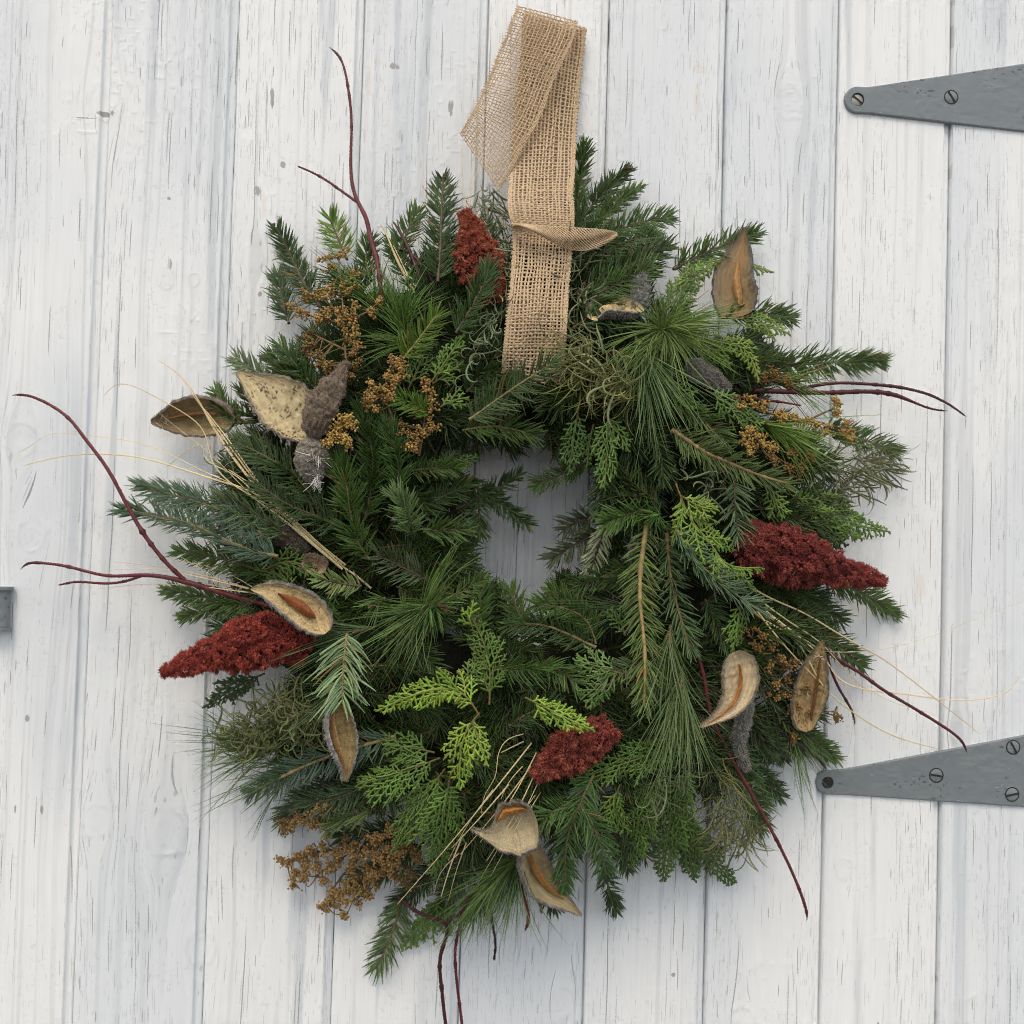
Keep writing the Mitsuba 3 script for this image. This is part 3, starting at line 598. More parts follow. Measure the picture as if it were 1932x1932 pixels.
 ([(1370, 1410), (1420, 1450), (1470, 1500)], dict(L=34, col=DARK, dz=-.022)),
 ([(1330, 1130), (1350, 1170), (1372, 1220)], dict(L=30, col=DARK, dz=.002)),
 ([(1215, 800), (1245, 850), (1250, 905)], dict(L=30, col=DARK, dz=.006)),
 ([(1088, 555), (1120, 570), (1165, 600)], dict(L=34, col=DARK, dz=.006)),
 ([(1080, 620), (1120, 600), (1160, 610)], dict(L=30, col=BLUE, dz=.004)),
]
for p, k in Fs: fir(p, **k)

# ---- long-needled pine
pine((1246, 622), (0, 360), 150, 118, el=(26, 18), dz=.038, col=(.115, .190, .075), label='large starburst of pale green pine needles right of the ribbon')
pine((1272, 618), (-38, 22), 110, 122, el=(12, 12), dz=.036, col=(.125, .215, .060))
pine((1215, 672), (-85, -45), 130, 150, el=(6, 12), dz=.030, col=(.095, .165, .085))
pine((1228, 640), (190, 262), 70, 120, el=(12, 14), dz=.034, col=(.11, .18, .075))
pine((1450, 802), (-38, -8), 120, 160, el=(0, 9), dz=.016, col=(.110, .205, .050))
pine((1470, 718), (-18, 10), 70, 130, el=(-4, 9), dz=-.004, col=(.12, .20, .07))
pine((806, 1141), (38, 82), 34, 138, el=(14, 10), dz=.036, col=(.085, .150, .055), jit=7)
pine((806, 1141), (20, 330), 46, 52, el=(40, 18), dz=.034, col=(.070, .150, .050))
pine((800, 1150), (172, 262), 120, 126, el=(8, 12), dz=.030, col=(.080, .145, .060))
pine((697, 1146), (120, 300), 22, 46, el=(34, 16), dz=.030, col=(.095, .165, .08))
pine((667, 1194), (178, 214), 80, 128, el=(4, 9), dz=.018, col=(.060, .110, .060))
pine((650, 1290), (186, 222), 46, 128, el=(2, 10), dz=.012, col=(.050, .095, .045))
pine((508, 1408), (150, 212), 130, 165, el=(0, 8), dz=-.002, col=(.085, .145, .065))
pine((560, 1440), (190, 222), 70, 150, el=(-3, 7), dz=-.004, col=(.060, .120, .040))
pine((1262, 1215), (238, 292), 110, 120, el=(10, 10), dz=.026, col=(.075, .125, .062))
pine((1284, 1300), (240, 290), 160, 150, el=(8, 9), dz=.030, col=(.090, .150, .080))
pine((972, 1628), (205, 268), 190, 150, el=(4, 10), dz=.012, col=(.065, .125, .048))
pine((900, 1690), (215, 262), 60, 110, el=(2, 10), dz=-.002, col=(.07, .13, .05))
pine((702, 566), (68, 150), 90, 120, el=(2, 10), dz=.004, col=(.090, .170, .050))
pine((755, 600), (62, 118), 90, 120, el=(8, 12), dz=.012, col=(.080, .165, .050))
pine((640, 530), (128, 196), 60, 105, el=(0, 9), dz=-.004, col=(.050, .085, .050))
pine((760, 640), (100, 190), 60, 110, el=(10, 12), dz=.012, col=(.075, .15, .045))
pine((1495, 1395), (225, 325), 70, 110, el=(-2, 10), dz=-.006, col=(.075, .135, .055))
pine((1180, 1150), (168, 212), 40, 130, el=(2, 9), dz=.002, col=(.050, .085, .055))

# ---- cedar sprays
LIME, LEAF, DEEP = (.150, .245, .045), (.080, .150, .042), (.036, .078, .022)
cedar([(905, 1352), (868, 1306), (800, 1306), (708, 1343)], Ls=42, col=LIME, dz=.034, label='bright lime cedar spray arching left below the hole')
cedar([(905, 1345), (880, 1380), (868, 1440), (866, 1490)], Ls=46, col=LIME, dz=.036, sp=9)
cedar([(890, 1360), (905, 1400), (920, 1445)], Ls=26, col=(.17, .27, .06), dz=.040)
cedar([(990, 1316), (1035, 1338), (1075, 1358), (1122, 1378)], Ls=34, col=(.165, .270, .055), dz=.044)
cedar([(830, 1430), (780, 1450), (730, 1468), (674, 1479)], Ls=62, col=LEAF, dz=.024)
cedar([(850, 1460), (838, 1540), (822, 1660)], Ls=62, col=(.072, .140, .040), dz=.024)
cedar([(840, 1450), (790, 1520), (742, 1605)], Ls=58, col=LEAF, dz=.022)
cedar([(820, 1420), (770, 1410), (720, 1405)], Ls=46, col=(.055, .110, .030), dz=.018)
cedar([(1330, 1390), (1240, 1420), (1150, 1450), (1075, 1474)], Ls=56, col=(.062, .122, .034), dz=.012)
cedar([(1300, 1430), (1270, 1530), (1250, 1664)], Ls=70, col=(.060, .118, .032), dz=.010)
cedar([(1250, 1450), (1210, 1540), (1190, 1640)], Ls=62, col=(.065, .125, .036), dz=.012)
cedar([(1250, 1530), (1320, 1600), (1386, 1668)], Ls=58, col=(.050, .100, .028), dz=-.004)
cedar([(1290, 1540), (1300, 1600), (1310, 1662)], Ls=50, col=(.055, .108, .03), dz=.002)
cedar([(1170, 1480), (1160, 1520), (1190, 1570)], Ls=44, col=(.085, .155, .040), dz=.018)
cedar([(1148, 770), (1146, 840), (1140, 922)], Ls=48, col=(.085, .160, .050), dz=.030)
cedar([(1092, 770), (1082, 830), (1073, 896)], Ls=34, col=(.060, .120, .042), dz=.014)
cedar([(1120, 800), (1112, 840), (1108, 880)], Ls=26, col=(.06, .12, .04), dz=.012)
cedar([(1150, 790), (1175, 830), (1186, 852)], Ls=26, col=LEAF, dz=.022)
cedar([(1275, 912), (1290, 950), (1315, 995), (1340, 1024), (1364, 1058), (1442, 1070)], Ls=58, col=(.125, .215, .050), dz=.022, one=1, stem=(.25, .11, .04), w=2.3)
cedar([(1285, 935), (1320, 955), (1356, 962)], Ls=30, col=(.15, .24, .06), dz=.026)
cedar([(1365, 1056), (1390, 1090), (1428, 1118)], Ls=30, col=LEAF, dz=.016)
cedar([(1402, 1120), (1393, 1180), (1381, 1230)], Ls=34, col=(.080, .155, .036), dz=.016)
cedar([(1490, 915), (1560, 960), (1620, 990), (1680, 1003)], Ls=58, col=(.085, .155, .040), dz=-.004)
cedar([(1480, 920), (1540, 975), (1632, 1018)], Ls=52, col=(.090, .165, .045), dz=.004)
cedar([(1450, 905), (1465, 950), (1476, 980)], Ls=34, col=LEAF, dz=.012)
cedar([(1500, 960), (1560, 1005), (1600, 1030)], Ls=50, col=(.030, .062, .020), dz=-.02)
cedar([(1385, 600), (1440, 610), (1492, 632)], Ls=34, col=(.125, .205, .050), dz=.010)
cedar([(1395, 500), (1425, 505), (1460, 514)], Ls=16, col=(.145, .225, .06), dz=.004)
cedar([(1260, 560), (1310, 520), (1360, 490)], Ls=40, col=(.12, .20, .055), dz=.008)
cedar([(1250, 590), (1290, 545), (1310, 500)], Ls=44, col=(.055, .105, .026), dz=.010)
cedar([(1350, 640), (1405, 660), (1432, 722)], Ls=26, col=(.130, .205, .055), dz=.022)
cedar([(1330, 650), (1360, 670), (1378, 692)], Ls=30, col=LEAF, dz=.022)
cedar([(1330, 735), (1390, 770), (1440, 815)], Ls=46, col=(.080, .150, .048), dz=.020)
cedar([(1262, 720), (1290, 745), (1312, 770)], Ls=30, col=LEAF, dz=.018)
cedar([(814, 721), (845, 675), (878, 627)], Ls=28, col=(.075, .145, .036), dz=.022)
cedar([(816, 724), (848, 702), (875, 682)], Ls=24, col=(.060, .115, .030), dz=.018)
cedar([(830, 768), (855, 756), (884, 750)], Ls=28, col=LEAF, dz=.020)
cedar([(770, 735), (790, 690), (806, 650)], Ls=46, col=(.040, .085, .022), dz=.012)
cedar([(790, 900), (850, 875), (905, 862)], Ls=36, col=(.040, .082, .024), dz=-.004)
cedar([(500, 1270), (440, 1300), (384, 1336)], Ls=42, col=(.030, .062, .022), dz=-.014)
cedar([(500, 1075), (550, 1060), (600, 1085)], Ls=36, col=(.05, .09, .024), dz=.006)
cedar([(560, 1130), (530, 1090), (480, 1075)], Ls=34, col=(.055, .092, .026), dz=.002)
cedar([(640, 1120), (620, 1140), (640, 1170)], Ls=30, col=DEEP, dz=.01)
cedar([(923, 1330), (922, 1250), (905, 1195), (883, 1152)], Ls=46, col=(.065, .120, .030), dz=.016, stem=(.16, .09, .04))
cedar([(890, 1180), (884, 1165), (882, 1150)], Ls=30, col=(.13, .22, .045), dz=.022)
cedar([(870, 1300), (890, 1270), (905, 1240)], Ls=36, col=(.075, .14, .032), dz=.014)
cedar([(1175, 1272), (1130, 1258), (1083, 1246)], Ls=40, col=(.085, .165, .062), dz=.020)
cedar([(1160, 1285), (1130, 1305), (1105, 1328)], Ls=36, col=(.072, .14, .052), dz=.018)
cedar([(1180, 1200), (1165, 1165), (1150, 1150)], Ls=36, col=DEEP, dz=.006)
cedar([(830, 1690), (800, 1740), (757, 1790)], Ls=40, col=(.075, .145, .036), dz=-.012)
cedar([(850, 1700), (840, 1730), (850, 1765)], Ls=30, col=LEAF, dz=-.012)

# ---- clumps of curling dried leaves
curls([(915, 375), (935, 420), (940, 480), (925, 500), (950, 540)], 26, 34, 190, col=(.205, .225, .150), dz=.008, main=-80, wild=.6, label='grey green clump of fine curling leaves behind the ribbon')
curls([(1085, 500), (1095, 560), (1100, 640)], 20, 36, 90, col=(.20, .22, .15), dz=.012, wild=.7)
curls([(1100, 650), (1110, 690), (1140, 700), (1180, 720), (1200, 740)], 26, 18, 230, L=(50, 120), col=(.235, .240, .105), dz=.024, main=200, wild=.6, w=1.4)
curls([(1150, 720), (1190, 730), (1120, 690)], 26, 16, 36, L=(50, 90), col=(.30, .31, .19), dz=.030, main=160, wild=.8, w=3.0)
curls([(920, 640), (900, 690), (930, 600)], 16, 24, 40, col=(.22, .25, .18), dz=.026)
curls([(530, 1330), (560, 1345), (580, 1365), (500, 1375), (455, 1390), (540, 1390)], 44, 26, 480, col=(.165, .180, .090), dz=.022, wild=1.1, label='tangled grey green clump of curling leaves lower left')
curls([(1550, 880), (1600, 900), (1620, 860), (1570, 925), (1640, 880)], 30, 16, 170, L=(34, 84), col=(.185, .195, .130), dz=-.004, main=0, wild=.45, w=2.1)
curls([(1660, 855), (1680, 865)], 16, 8, 14, L=(30, 60), col=(.24, .25, .19), dz=-.004, main=10, wild=.5, w=.9)
curls([(1350, 1450), (1375, 1490), (1390, 1540), (1400, 1570), (1360, 1560), (1345, 1520)], 26, 30, 210, L=(40, 84), col=(.200, .205, .095), dz=.008, main=-75, wild=.45, w=1.5)
curls([(1240, 1480), (1250, 1450), (1232, 1500), (1290, 1460)], 16, 22, 60, L=(36, 80), col=(.17, .21, .125), dz=.024, main=-60, wild=.9, w=1.6)
curls([(1300, 880), (1340, 930), (1360, 900)], 24, 20, 40, col=(.20, .22, .15), dz=.012)
curls([(440, 840), (460, 880), (500, 850)], 20, 20, 60, col=(.16, .19, .14), dz=.002)

# ------------------------------------------------------------------ red twigs
def twig(specs, label, col=(.105, .018, .022), dark=(.05, .018, .018)):
    """specs: lists of (x, y, height mm, radius mm); the first is the stem, the others its branches."""
    k0 = thing('red_twig', label, 'twig', 'bare twigs stuck into the wreath')
    for j, p in enumerate(specs):
        p = np.array(p, float); n = 90
        s = spline(p[:, :3], n); q = np.linspace(0, 1, n)
        dd = np.r_[0, np.cumsum(np.linalg.norm(np.diff(p[:, :2], axis=0), axis=1))]; r = np.interp(q, dd / dd[-1], p[:, 3])
        nodes = np.sort(rng.uniform(.05, .97, max(2, int(dd[-1] / 75))))
        for a in nodes: r = r * (1 + .38 * np.exp(-((q - a) * dd[-1] / 3.5) ** 2))
        r = r * (1 + .04 * rng.normal(size=n)); r[-4:] *= [1.15, .95, .6, .2]
        s[:, 0] += np.convolve(rng.normal(0, .5, n + 8), np.ones(9) / 9, 'valid'); s[:, 1] += np.convolve(rng.normal(0, .5, n + 8), np.ones(9) / 9, 'valid')
        P = pt(s[:, 0], s[:, 1], s[:, 2] * .001)
        V, F = tube(P, r * .001, 9)
        tipk = np.clip((q - .86) / .14, 0, 1)[:, None] ** 2
        c = (np.array(col) * (1 - tipk) + np.array(dark) * tipk) * rng.uniform(.8, 1.2, (n, 1))
        for a in nodes: c = c * (1 - .45 * np.exp(-((q - a) * dd[-1] / 3.) ** 2))[:, None]
        part(k0, 'stem' if j == 0 else 'branch', (V, F), 'bark_mat', True, color=np.repeat(np.clip(c, .004, 1), 9, 0))
twig([[(726, 600, 70, 2.3), (719, 554, 82, 2.4), (711, 490, 74, 2.4), (700, 452, 66, 2.4), (689, 408, 60, 2.3), (675, 381, 56, 2.0), (663, 262, 45, 1.5), (651, 136, 36, 1.3), (638, 104, 32, 1.2), (621, 89, 30, .9)],
      [(676, 383, 56, 1.5), (640, 357, 50, 1.3), (600, 331, 42, 1.2), (561, 313, 36, .9)]], 'long dark red twig rising from the upper left of the wreath, forked once')
twig([[(806, 562, 84, 2.0), (787, 510, 78, 1.8), (774, 476, 72, 1.6), (757, 442, 64, 1.5), (741, 417, 58, .8)], [(835, 574, 86, 2.0), (818, 534, 82, 1.9), (797, 503, 78, 1.6), (767, 474, 70, 1.4), (743, 469, 64, .8)]],
     'pair of short dark twigs left of the top red fruit cluster', (.06, .018, .02))
twig([[(560, 1158, 90, 2.9), (476, 1134, 84, 2.8), (408, 1115, 78, 2.7), (350, 1098, 72, 2.5), (269, 1085, 60, 2.0), (204, 1086, 50, 1.6), (127, 1069, 42, 1.5), (73, 1062, 36, 1.4), (51, 1064, 33, 1.2), (38, 1075, 30, .7)],
      [(350, 1096, 72, 2.1), (320, 1068, 74, 2.0), (289, 1032, 74, 2.0), (235, 944, 70, 1.9), (197, 876, 64, 1.8), (163, 831, 58, 1.7), (131, 791, 52, 1.6), (83, 758, 44, 1.5), (41, 745, 36, 1.3), (22, 746, 32, .7)],
      [(269, 1086, 60, 1.6), (238, 1096, 54, 1.3), (204, 1101, 48, 1.3), (146, 1098, 40, 1.2), (109, 1104, 36, .8)],
      [(476, 1140, 84, 1.4), (456, 1130, 84, 1.2), (442, 1110, 86, 1.1), (430, 1097, 86, .7)]], 'large three-branched red twig reaching to the left edge')
twig([[(1353, 733, 78, 2.6), (1377, 735, 80, 2.6), (1479, 739, 74, 2.5), (1564, 741, 64, 2.3), (1690, 746, 46, 2.4), (1731, 762, 40, 1.3), (1761, 772, 36, 1.2), (1789, 775, 32, .7)],
      [(1486, 735, 74, 1.6), (1513, 711, 72, 1.3), (1557, 690, 66, .9)]], 'thick straight red twig pointing right, cut short with a thin side shoot', (.075, .016, .018))
twig([[(1500, 735, 60, 1.8), (1578, 723, 58, 1.7), (1642, 725, 52, 1.7), (1710, 733, 44, 1.6), (1751, 744, 34, 1.5), (1785, 760, 24, 1.4), (1824, 787, 12, .8)]], 'dark red twig bending down to the boards on the right, above the cut one', (.07, .018, .02))
twig([[(1345, 745, 92, 1.8), (1352, 746, 92, 1.7), (1428, 753, 90, 1.5), (1513, 765, 80, .8)]], 'short bright red twig lying on cedar right of the pine starburst', (.13, .02, .022))
twig([[(1480, 1125, 76, 2.0), (1520, 1171, 74, 2.0), (1574, 1239, 64, 2.0), (1615, 1265, 58, 1.8), (1656, 1294, 54, 1.7), (1727, 1338, 46, 1.6), (1785, 1374, 38, 1.5), (1819, 1406, 34, 1.5), (1825, 1422, 33, .6)],
      [(1560, 1235, 58, 1.5), (1574, 1280, 50, 1.4), (1595, 1319, 44, 1.3), (1610, 1350, 38, 1.2), (1613, 1367, 36, .8)]], 'red twig crossing to the lower hinge with a short dark side branch', (.085, .018, .022))
twig([[(1310, 1215, 92, 2.1), (1329, 1283, 98, 2.1), (1340, 1343, 98, 2.1), (1360, 1394, 94, 2.0), (1397, 1462, 84, 1.9), (1445, 1547, 68, 1.7), (1479, 1612, 56, 1.6), (1518, 1707, 40, 1.6), (1522, 1724, 37, 1.4), (1522, 1739, 35, .5)]], 'straight red twig slanting down from the lower right of the wreath', (.125, .026, .028))
twig([[(1340, 1380, 70, 1.6), (1310, 1440, 74, 1.6), (1265, 1500, 72, 1.4), (1243, 1530, 70, .9)]], 'dull red twig lying inside the wreath lower right under the straight one', (.085, .018, .02))
twig([[(750, 1690, 40, 1.5), (801, 1727, 40, 1.7), (842, 1746, 38, 1.8), (833, 1795, 32, 1.9), (832, 1853, 28, 1.9), (837, 1900, 25, 1.9), (844, 1960, 22, 1.8), (850, 2020, 20, 1.0)],
      [(845, 1742, 38, 1.3), (870, 1720, 40, 1.1)]], 'dark red twig hanging straight out of the bottom edge, left of its pair', (.055, .014, .018))
twig([[(880, 1690, 44, 1.4), (869, 1739, 36, 1.5), (860, 1785, 30, 1.5), (862, 1853, 25, 1.5), (872, 1932, 22, 1.5), (882, 2010, 20, .9)]], 'thin red twig hanging out of the bottom edge, right of its pair', (.10, .018, .024))
twig([[(975, 1620, 74, 1.6), (978, 1639, 70, 1.6), (988, 1690, 60, 1.6), (996, 1741, 50, 1.6), (990, 1757, 46, .8)]], 'short bright red twig below the two lowest seed pods', (.16, .022, .03))
twig([[(925, 1700, 44, 1.4), (928, 1734, 40, 1.3), (935, 1785, 34, 1.3), (932, 1812, 30, .9)]], 'short nearly black twig under the bottom pine tuft', (.022, .012, .012))
twig([[(1355, 1150, 70, 2.9), (1394, 1216, 72, 2.9), (1422, 1268, 72, 2.9), (1452, 1336, 64, 2.8), (1465, 1370, 60, 2.7), (1513, 1408, 48, 2.4), (1545, 1432, 42, 2.2), (1560, 1452, 38, 1.4)],
      [(1465, 1370, 60, 1.5), (1500, 1372, 52, 1.2), (1530, 1392, 46, .8)]], 'black bent twig behind the pods on the right', (.028, .024, .026), (.05, .03, .025))

# ------------------------------------------------------------------ dry grass
def straws(stalks, label, r=.8):
    k0 = thing('dry_grass_bunch', label, 'dry grass', 'bunches of dry straw grass')
    for p in stalks:
        rr = p[0] if isinstance(p[0], float) else r
        p = [q for q in p if not isinstance(q, float)]
        a = np.array(p, float); s = spline(a, 60) if len(a) > 2 else a[0] + (a[1] - a[0]) * np.linspace(0, 1, 60)[:, None]
        P = pt(s[:, 0], s[:, 1], s[:, 2] * .001)
        rad = rr * .001 * np.linspace(1, .4, 60); rad[-1] *= .3
        V, F = tube(P, rad, 6, ov=.6)
        part(k0, 'stalk', (V, F), 'matte_mat', True, color=np.repeat(colr(colr((.62, .50, .28), 1, .18, .05)[0], 60, .07, .02), 6, 0))
B0 = (648, 1070, 100); B1 = (560, 1000, 104)
straws([[1.1, B0, (500, 937, 104), (391, 787, 82), (340, 709, 62), (296, 678, 50)], [1.2, B0, (505, 940, 105), (400, 800, 86), (344, 714, 66), (330, 700, 60)], [1.2, (644, 1066, 102), (508, 938, 106), (412, 812, 88), (357, 736, 68)],
        [1.0, (652, 1066, 101), (512, 940, 107), (420, 815, 90), (384, 770, 78)], [.8, (640, 1064, 103), (500, 950, 107), (400, 868, 90), (384, 814, 80), (340, 775, 66), (282, 743, 50), (218, 727, 38), (196, 747, 34)],
        [.5, (640, 1064, 103), (496, 940, 108), (384, 889, 84), (282, 842, 60), (238, 831, 54), (153, 820, 42), (85, 823, 34), (54, 844, 30), (27, 857, 28)],
        [1.1, (640, 1070, 103), (560, 995, 108), (496, 938, 104), (425, 911, 92), (340, 884, 74), (255, 862, 58), (194, 857, 50), (112, 862, 40), (43, 879, 32)],
        [1.1, (646, 1074, 104), (560, 1000, 108), (500, 955, 106), (443, 917, 96), (400, 895, 84)], [1.0, (646, 1074, 104), (540, 985, 108), (470, 920, 100), (442, 896, 94), (384, 851, 82), (384, 850, 82), (313, 882, 66)],
        [1.1, (700, 1110, 100), (670, 1085, 104), B0, (540, 965, 108), (430, 885, 92)], [.45, (600, 1030, 100), (480, 940, 102), (400, 860, 80), (313, 790, 54), (296, 776, 50)]],
       'largest straw bunch fanning out to the upper left over the fir', 1.0)
straws([[(476, 1112, 92), (380, 1085, 78), (290, 1068, 58), (213, 1060, 46)], [(476, 1112, 92), (390, 1092, 80), (300, 1075, 60), (201, 1076, 46)], [(470, 1118, 92), (390, 1108, 78), (290, 1102, 58), (185, 1111, 44)],
        [(480, 1110, 92), (430, 1082, 84), (350, 1060, 66), (279, 1050, 52)], [(480, 1114, 92), (420, 1096, 84), (366, 1066, 72), (340, 1050, 66)], [(500, 1124, 92), (440, 1112, 86), (380, 1100, 78)]], 'sparse straw bunch lying along the three-branched red twig', .55)
straws([[.5, (830, 540, 70), (806, 388, 50), (797, 330, 42), (792, 279, 36)], [.55, (895, 460, 78), (881, 394, 64), (872, 330, 50), (873, 274, 44)], [.45, (890, 470, 78), (884, 400, 64), (893, 345, 52), (890, 290, 46)], [.5, (880, 470, 78), (882, 394, 66), (896, 336, 54), (905, 318, 50)],
        [1.6, (780, 548, 86), (740, 469, 80), (728, 440, 74), (717, 422, 70)], [.8, (782, 552, 86), (760, 500, 82), (742, 463, 78)], [1.3, (885, 450, 80), (899, 412, 74), (906, 397, 70)]], 'thin upright straws beside the top red fruit cluster', .5)
straws([[.8, (1003, 1402, 104), (880, 1555, 110), (748, 1708, 66)], [.85, (988, 1399, 104), (945, 1420, 108)], [.7, (1002, 1446, 106), (930, 1540, 112), (868, 1612, 104)], [.8, (960, 1480, 110), (890, 1560, 112), (852, 1600, 100)],
        [.5, (988, 1385, 100), (955, 1398, 106), (940, 1425, 110), (934, 1465, 112), (915, 1500, 112), (908, 1535, 110)], [.9, (874, 1574, 104), (848, 1640, 86), (832, 1693, 72)], [.6, (880, 1590, 102), (862, 1640, 84), (846, 1700, 66)],
        [.6, (1012, 1420, 106), (962, 1512, 114), (905, 1590, 106)], [.7, (1018, 1440, 104), (975, 1530, 112), (918, 1625, 98)], [.5, (1022, 1462, 102), (985, 1540, 110), (925, 1655, 86)], [.55, (1026, 1485, 98), (990, 1545, 108), (960, 1600, 100)],
        [.5, (986, 1446, 108), (958, 1480, 112), (945, 1508, 112)], [.55, (930, 1490, 112), (880, 1560, 108), (845, 1625, 92)], [.5, (866, 1610, 100), (830, 1650, 84), (818, 1690, 70)], [.45, (1010, 1500, 104), (960, 1570, 108), (900, 1670, 76)]], 'straw bunch slanting through the bottom of the wreath', .9)
straws([[1.0, (1410, 1100, 104), (1421, 1109, 102), (1513, 1155, 88), (1581, 1195, 74), (1660, 1240, 58), (1734, 1294, 44), (1850, 1386, 24)], [1.0, (1400, 1135, 104), (1421, 1154, 102), (1490, 1195, 92), (1547, 1229, 80), (1578, 1275, 72), (1683, 1307, 50), (1778, 1319, 34), (1853, 1319, 26), (1914, 1292, 20), (1922, 1276, 18)],
        [1.1, (1405, 1130, 104), (1446, 1160, 100), (1500, 1205, 90), (1554, 1295, 74), (1608, 1343, 62), (1683, 1387, 46), (1771, 1413, 32)], [1.2, (1420, 1140, 104), (1470, 1175, 98), (1510, 1215, 88), (1540, 1240, 82)], [1.2, (1425, 1138, 104), (1480, 1180, 97), (1535, 1225, 84), (1570, 1262, 76)],
        [1.0, (1425, 1148, 104), (1465, 1200, 98), (1510, 1250, 86), (1560, 1300, 72)], [.9, (1430, 1130, 104), (1500, 1180, 94), (1550, 1215, 82), (1600, 1270, 66), (1640, 1305, 58)], [.28, (1547, 1229, 78), (1615, 1230, 66), (1751, 1203, 40), (1860, 1160, 26), (1935, 1133, 18)],
        [.3, (1590, 1290, 62), (1610, 1330, 54), (1608, 1380, 46), (1595, 1450, 36)], [.28, (1600, 1275, 64), (1700, 1330, 44), (1790, 1370, 28), (1800, 1420, 20)]], 'straw bunch fanning out to the right under the largest red fruit cluster', .8)

# ------------------------------------------------------------------ seed heads of small ochre beads
def seedhead(stems, blobs, label, col=(.26, .160, .048), dz=.022, r=1.08, n=20, size=10.5):
    k0 = thing('dried_flower_spray', label, 'dried flowers', 'dried ochre seed heads')
    st, bs = [], []
    SP = []
    for p in stems:
        P = path3(p, dz - .008, 40); SP.append(P)
        st.append((*tube(P, np.linspace(.0014, .0006, 40), 6), np.repeat(colr((.15, .085, .04), 40, .25), 6, 0)))
    SP = np.vstack(SP)
    for b in blobs:
        sc = b[2] if len(b) > 2 else 1.
        cc = np.array(col) * [1.28, 1.30, 1.40] * (b[3] if len(b) > 3 else 1.)
        c = pt(b[0], b[1], max(hh(b[0], b[1]) + dz + rng.uniform(-.006, .006), .012))
        d = np.linalg.norm(SP - c, axis=1) + (SP[:, 2] > c[2] + .004) * .0; q = SP[np.argmin(d)]
        mid = (q + c) / 2 + rng.normal(0, .003, 3)
        L = spline(np.array([q, mid, c]), 10); st.append((*tube(L, np.linspace(.0007, .0004, 10), 5), np.repeat(colr((.17, .10, .045), 10, .2), 5, 0)))
        out = nrm((c - q)[None])[0]
        for j in range(3):
            e = c + (nrm(rng.normal(size=(1, 3)) * [1, .55, 1])[0] * .9 + out * .7) * size * sc * KU * rng.uniform(.6, 1.2)
            m = max(3, int(n * 1.9 * sc / 3)); f = rng.uniform(-.3, 1, m)
            C = c + (e - c) * f[:, None] + rng.normal(0, 2.6 * KU * sc ** .5, (m, 3))
            bs.append(beads(C, r * .001 * rng.uniform(.65, 1.15, m), colr(cc, m, .34, .1), 1))
            st.append((*tube(np.linspace(c, e, 5), np.full(5, .00035), 4), np.repeat(colr((.17, .10, .045), 5, .2), 4, 0)))
    V, F, C = join(st); part(k0, 'stems', (V, F), 'bark_mat', True, color=C)
    V, F, C = join(bs); part(k0, 'beads', (V, F), 'matte_mat', True, kind='stuff', color=np.clip(C, .01, .9))
def jit(bl, k, s): return bl + [(b[0] + rng.normal(0, s), b[1] + rng.normal(0, s), *(b[2:] if len(b) > 2 else (1.,))) for b in bl for _ in range(k)]
seedhead([[(655, 700), (650, 640), (647, 580), (638, 481)], [(647, 600), (600, 560), (572, 552)], [(648, 610), (600, 600), (563, 587)], [(648, 605), (690, 590), (718, 566)], [(650, 660), (610, 640), (580, 625)]],
         jit([(623, 486), (638, 481), (625, 505), (660, 515), (662, 543), (654, 551), (593, 558), (576, 555), (615, 563), (628, 545), (578, 595), (563, 587), (598, 602), (618, 595), (638, 585), (697, 587), (715, 568), (652, 590), (667, 590), (660, 612), (667, 634),
              (672, 652), (640, 608), (655, 640), (583, 629, 1, .55), (590, 649, 1, .55), (583, 662, 1, .5), (608, 679, 1, .6), (618, 699, 1, .7), (628, 690, 1, .6), (668, 667, 1, .6), (672, 687, 1, .6), (662, 704, 1, .6), (600, 665, 1, .5)], 1, 7),
         'tall branching ochre seed head in the upper left of the wreath', dz=.026, n=15)
seedhead([[(745, 800), (730, 750), (742, 690)], [(730, 750), (705, 735)]], jit([(742, 684), (755, 682), (757, 701), (732, 711), (702, 729), (722, 734), (742, 729), (748, 714), (702, 749), (727, 754), (710, 771), (698, 741), (735, 742), (690, 765, .8, .6)], 1, 6), 'ochre seed head between the grey pod and the bright fir sprig', dz=.024, n=17)
seedhead([[(790, 860), (800, 800), (806, 730)]], jit([(804, 724), (811, 738), (814, 754), (811, 778), (811, 791), (798, 816), (807, 818), (786, 828), (774, 838), (781, 850), (761, 801, 1, .45), (775, 815, 1, .5)], 1, 5), 'narrow ochre seed head above the left edge of the hole', dz=.022, n=14)
seedhead([[(665, 850), (650, 815), (645, 785)]], jit([(647, 789), (642, 803), (650, 821), (632, 826), (657, 833), (622, 833), (660, 800), (640, 818)], 2, 5), 'compact golden seed head just right of the grey pod with white fluff', dz=.034, n=16, col=(.33, .215, .06))
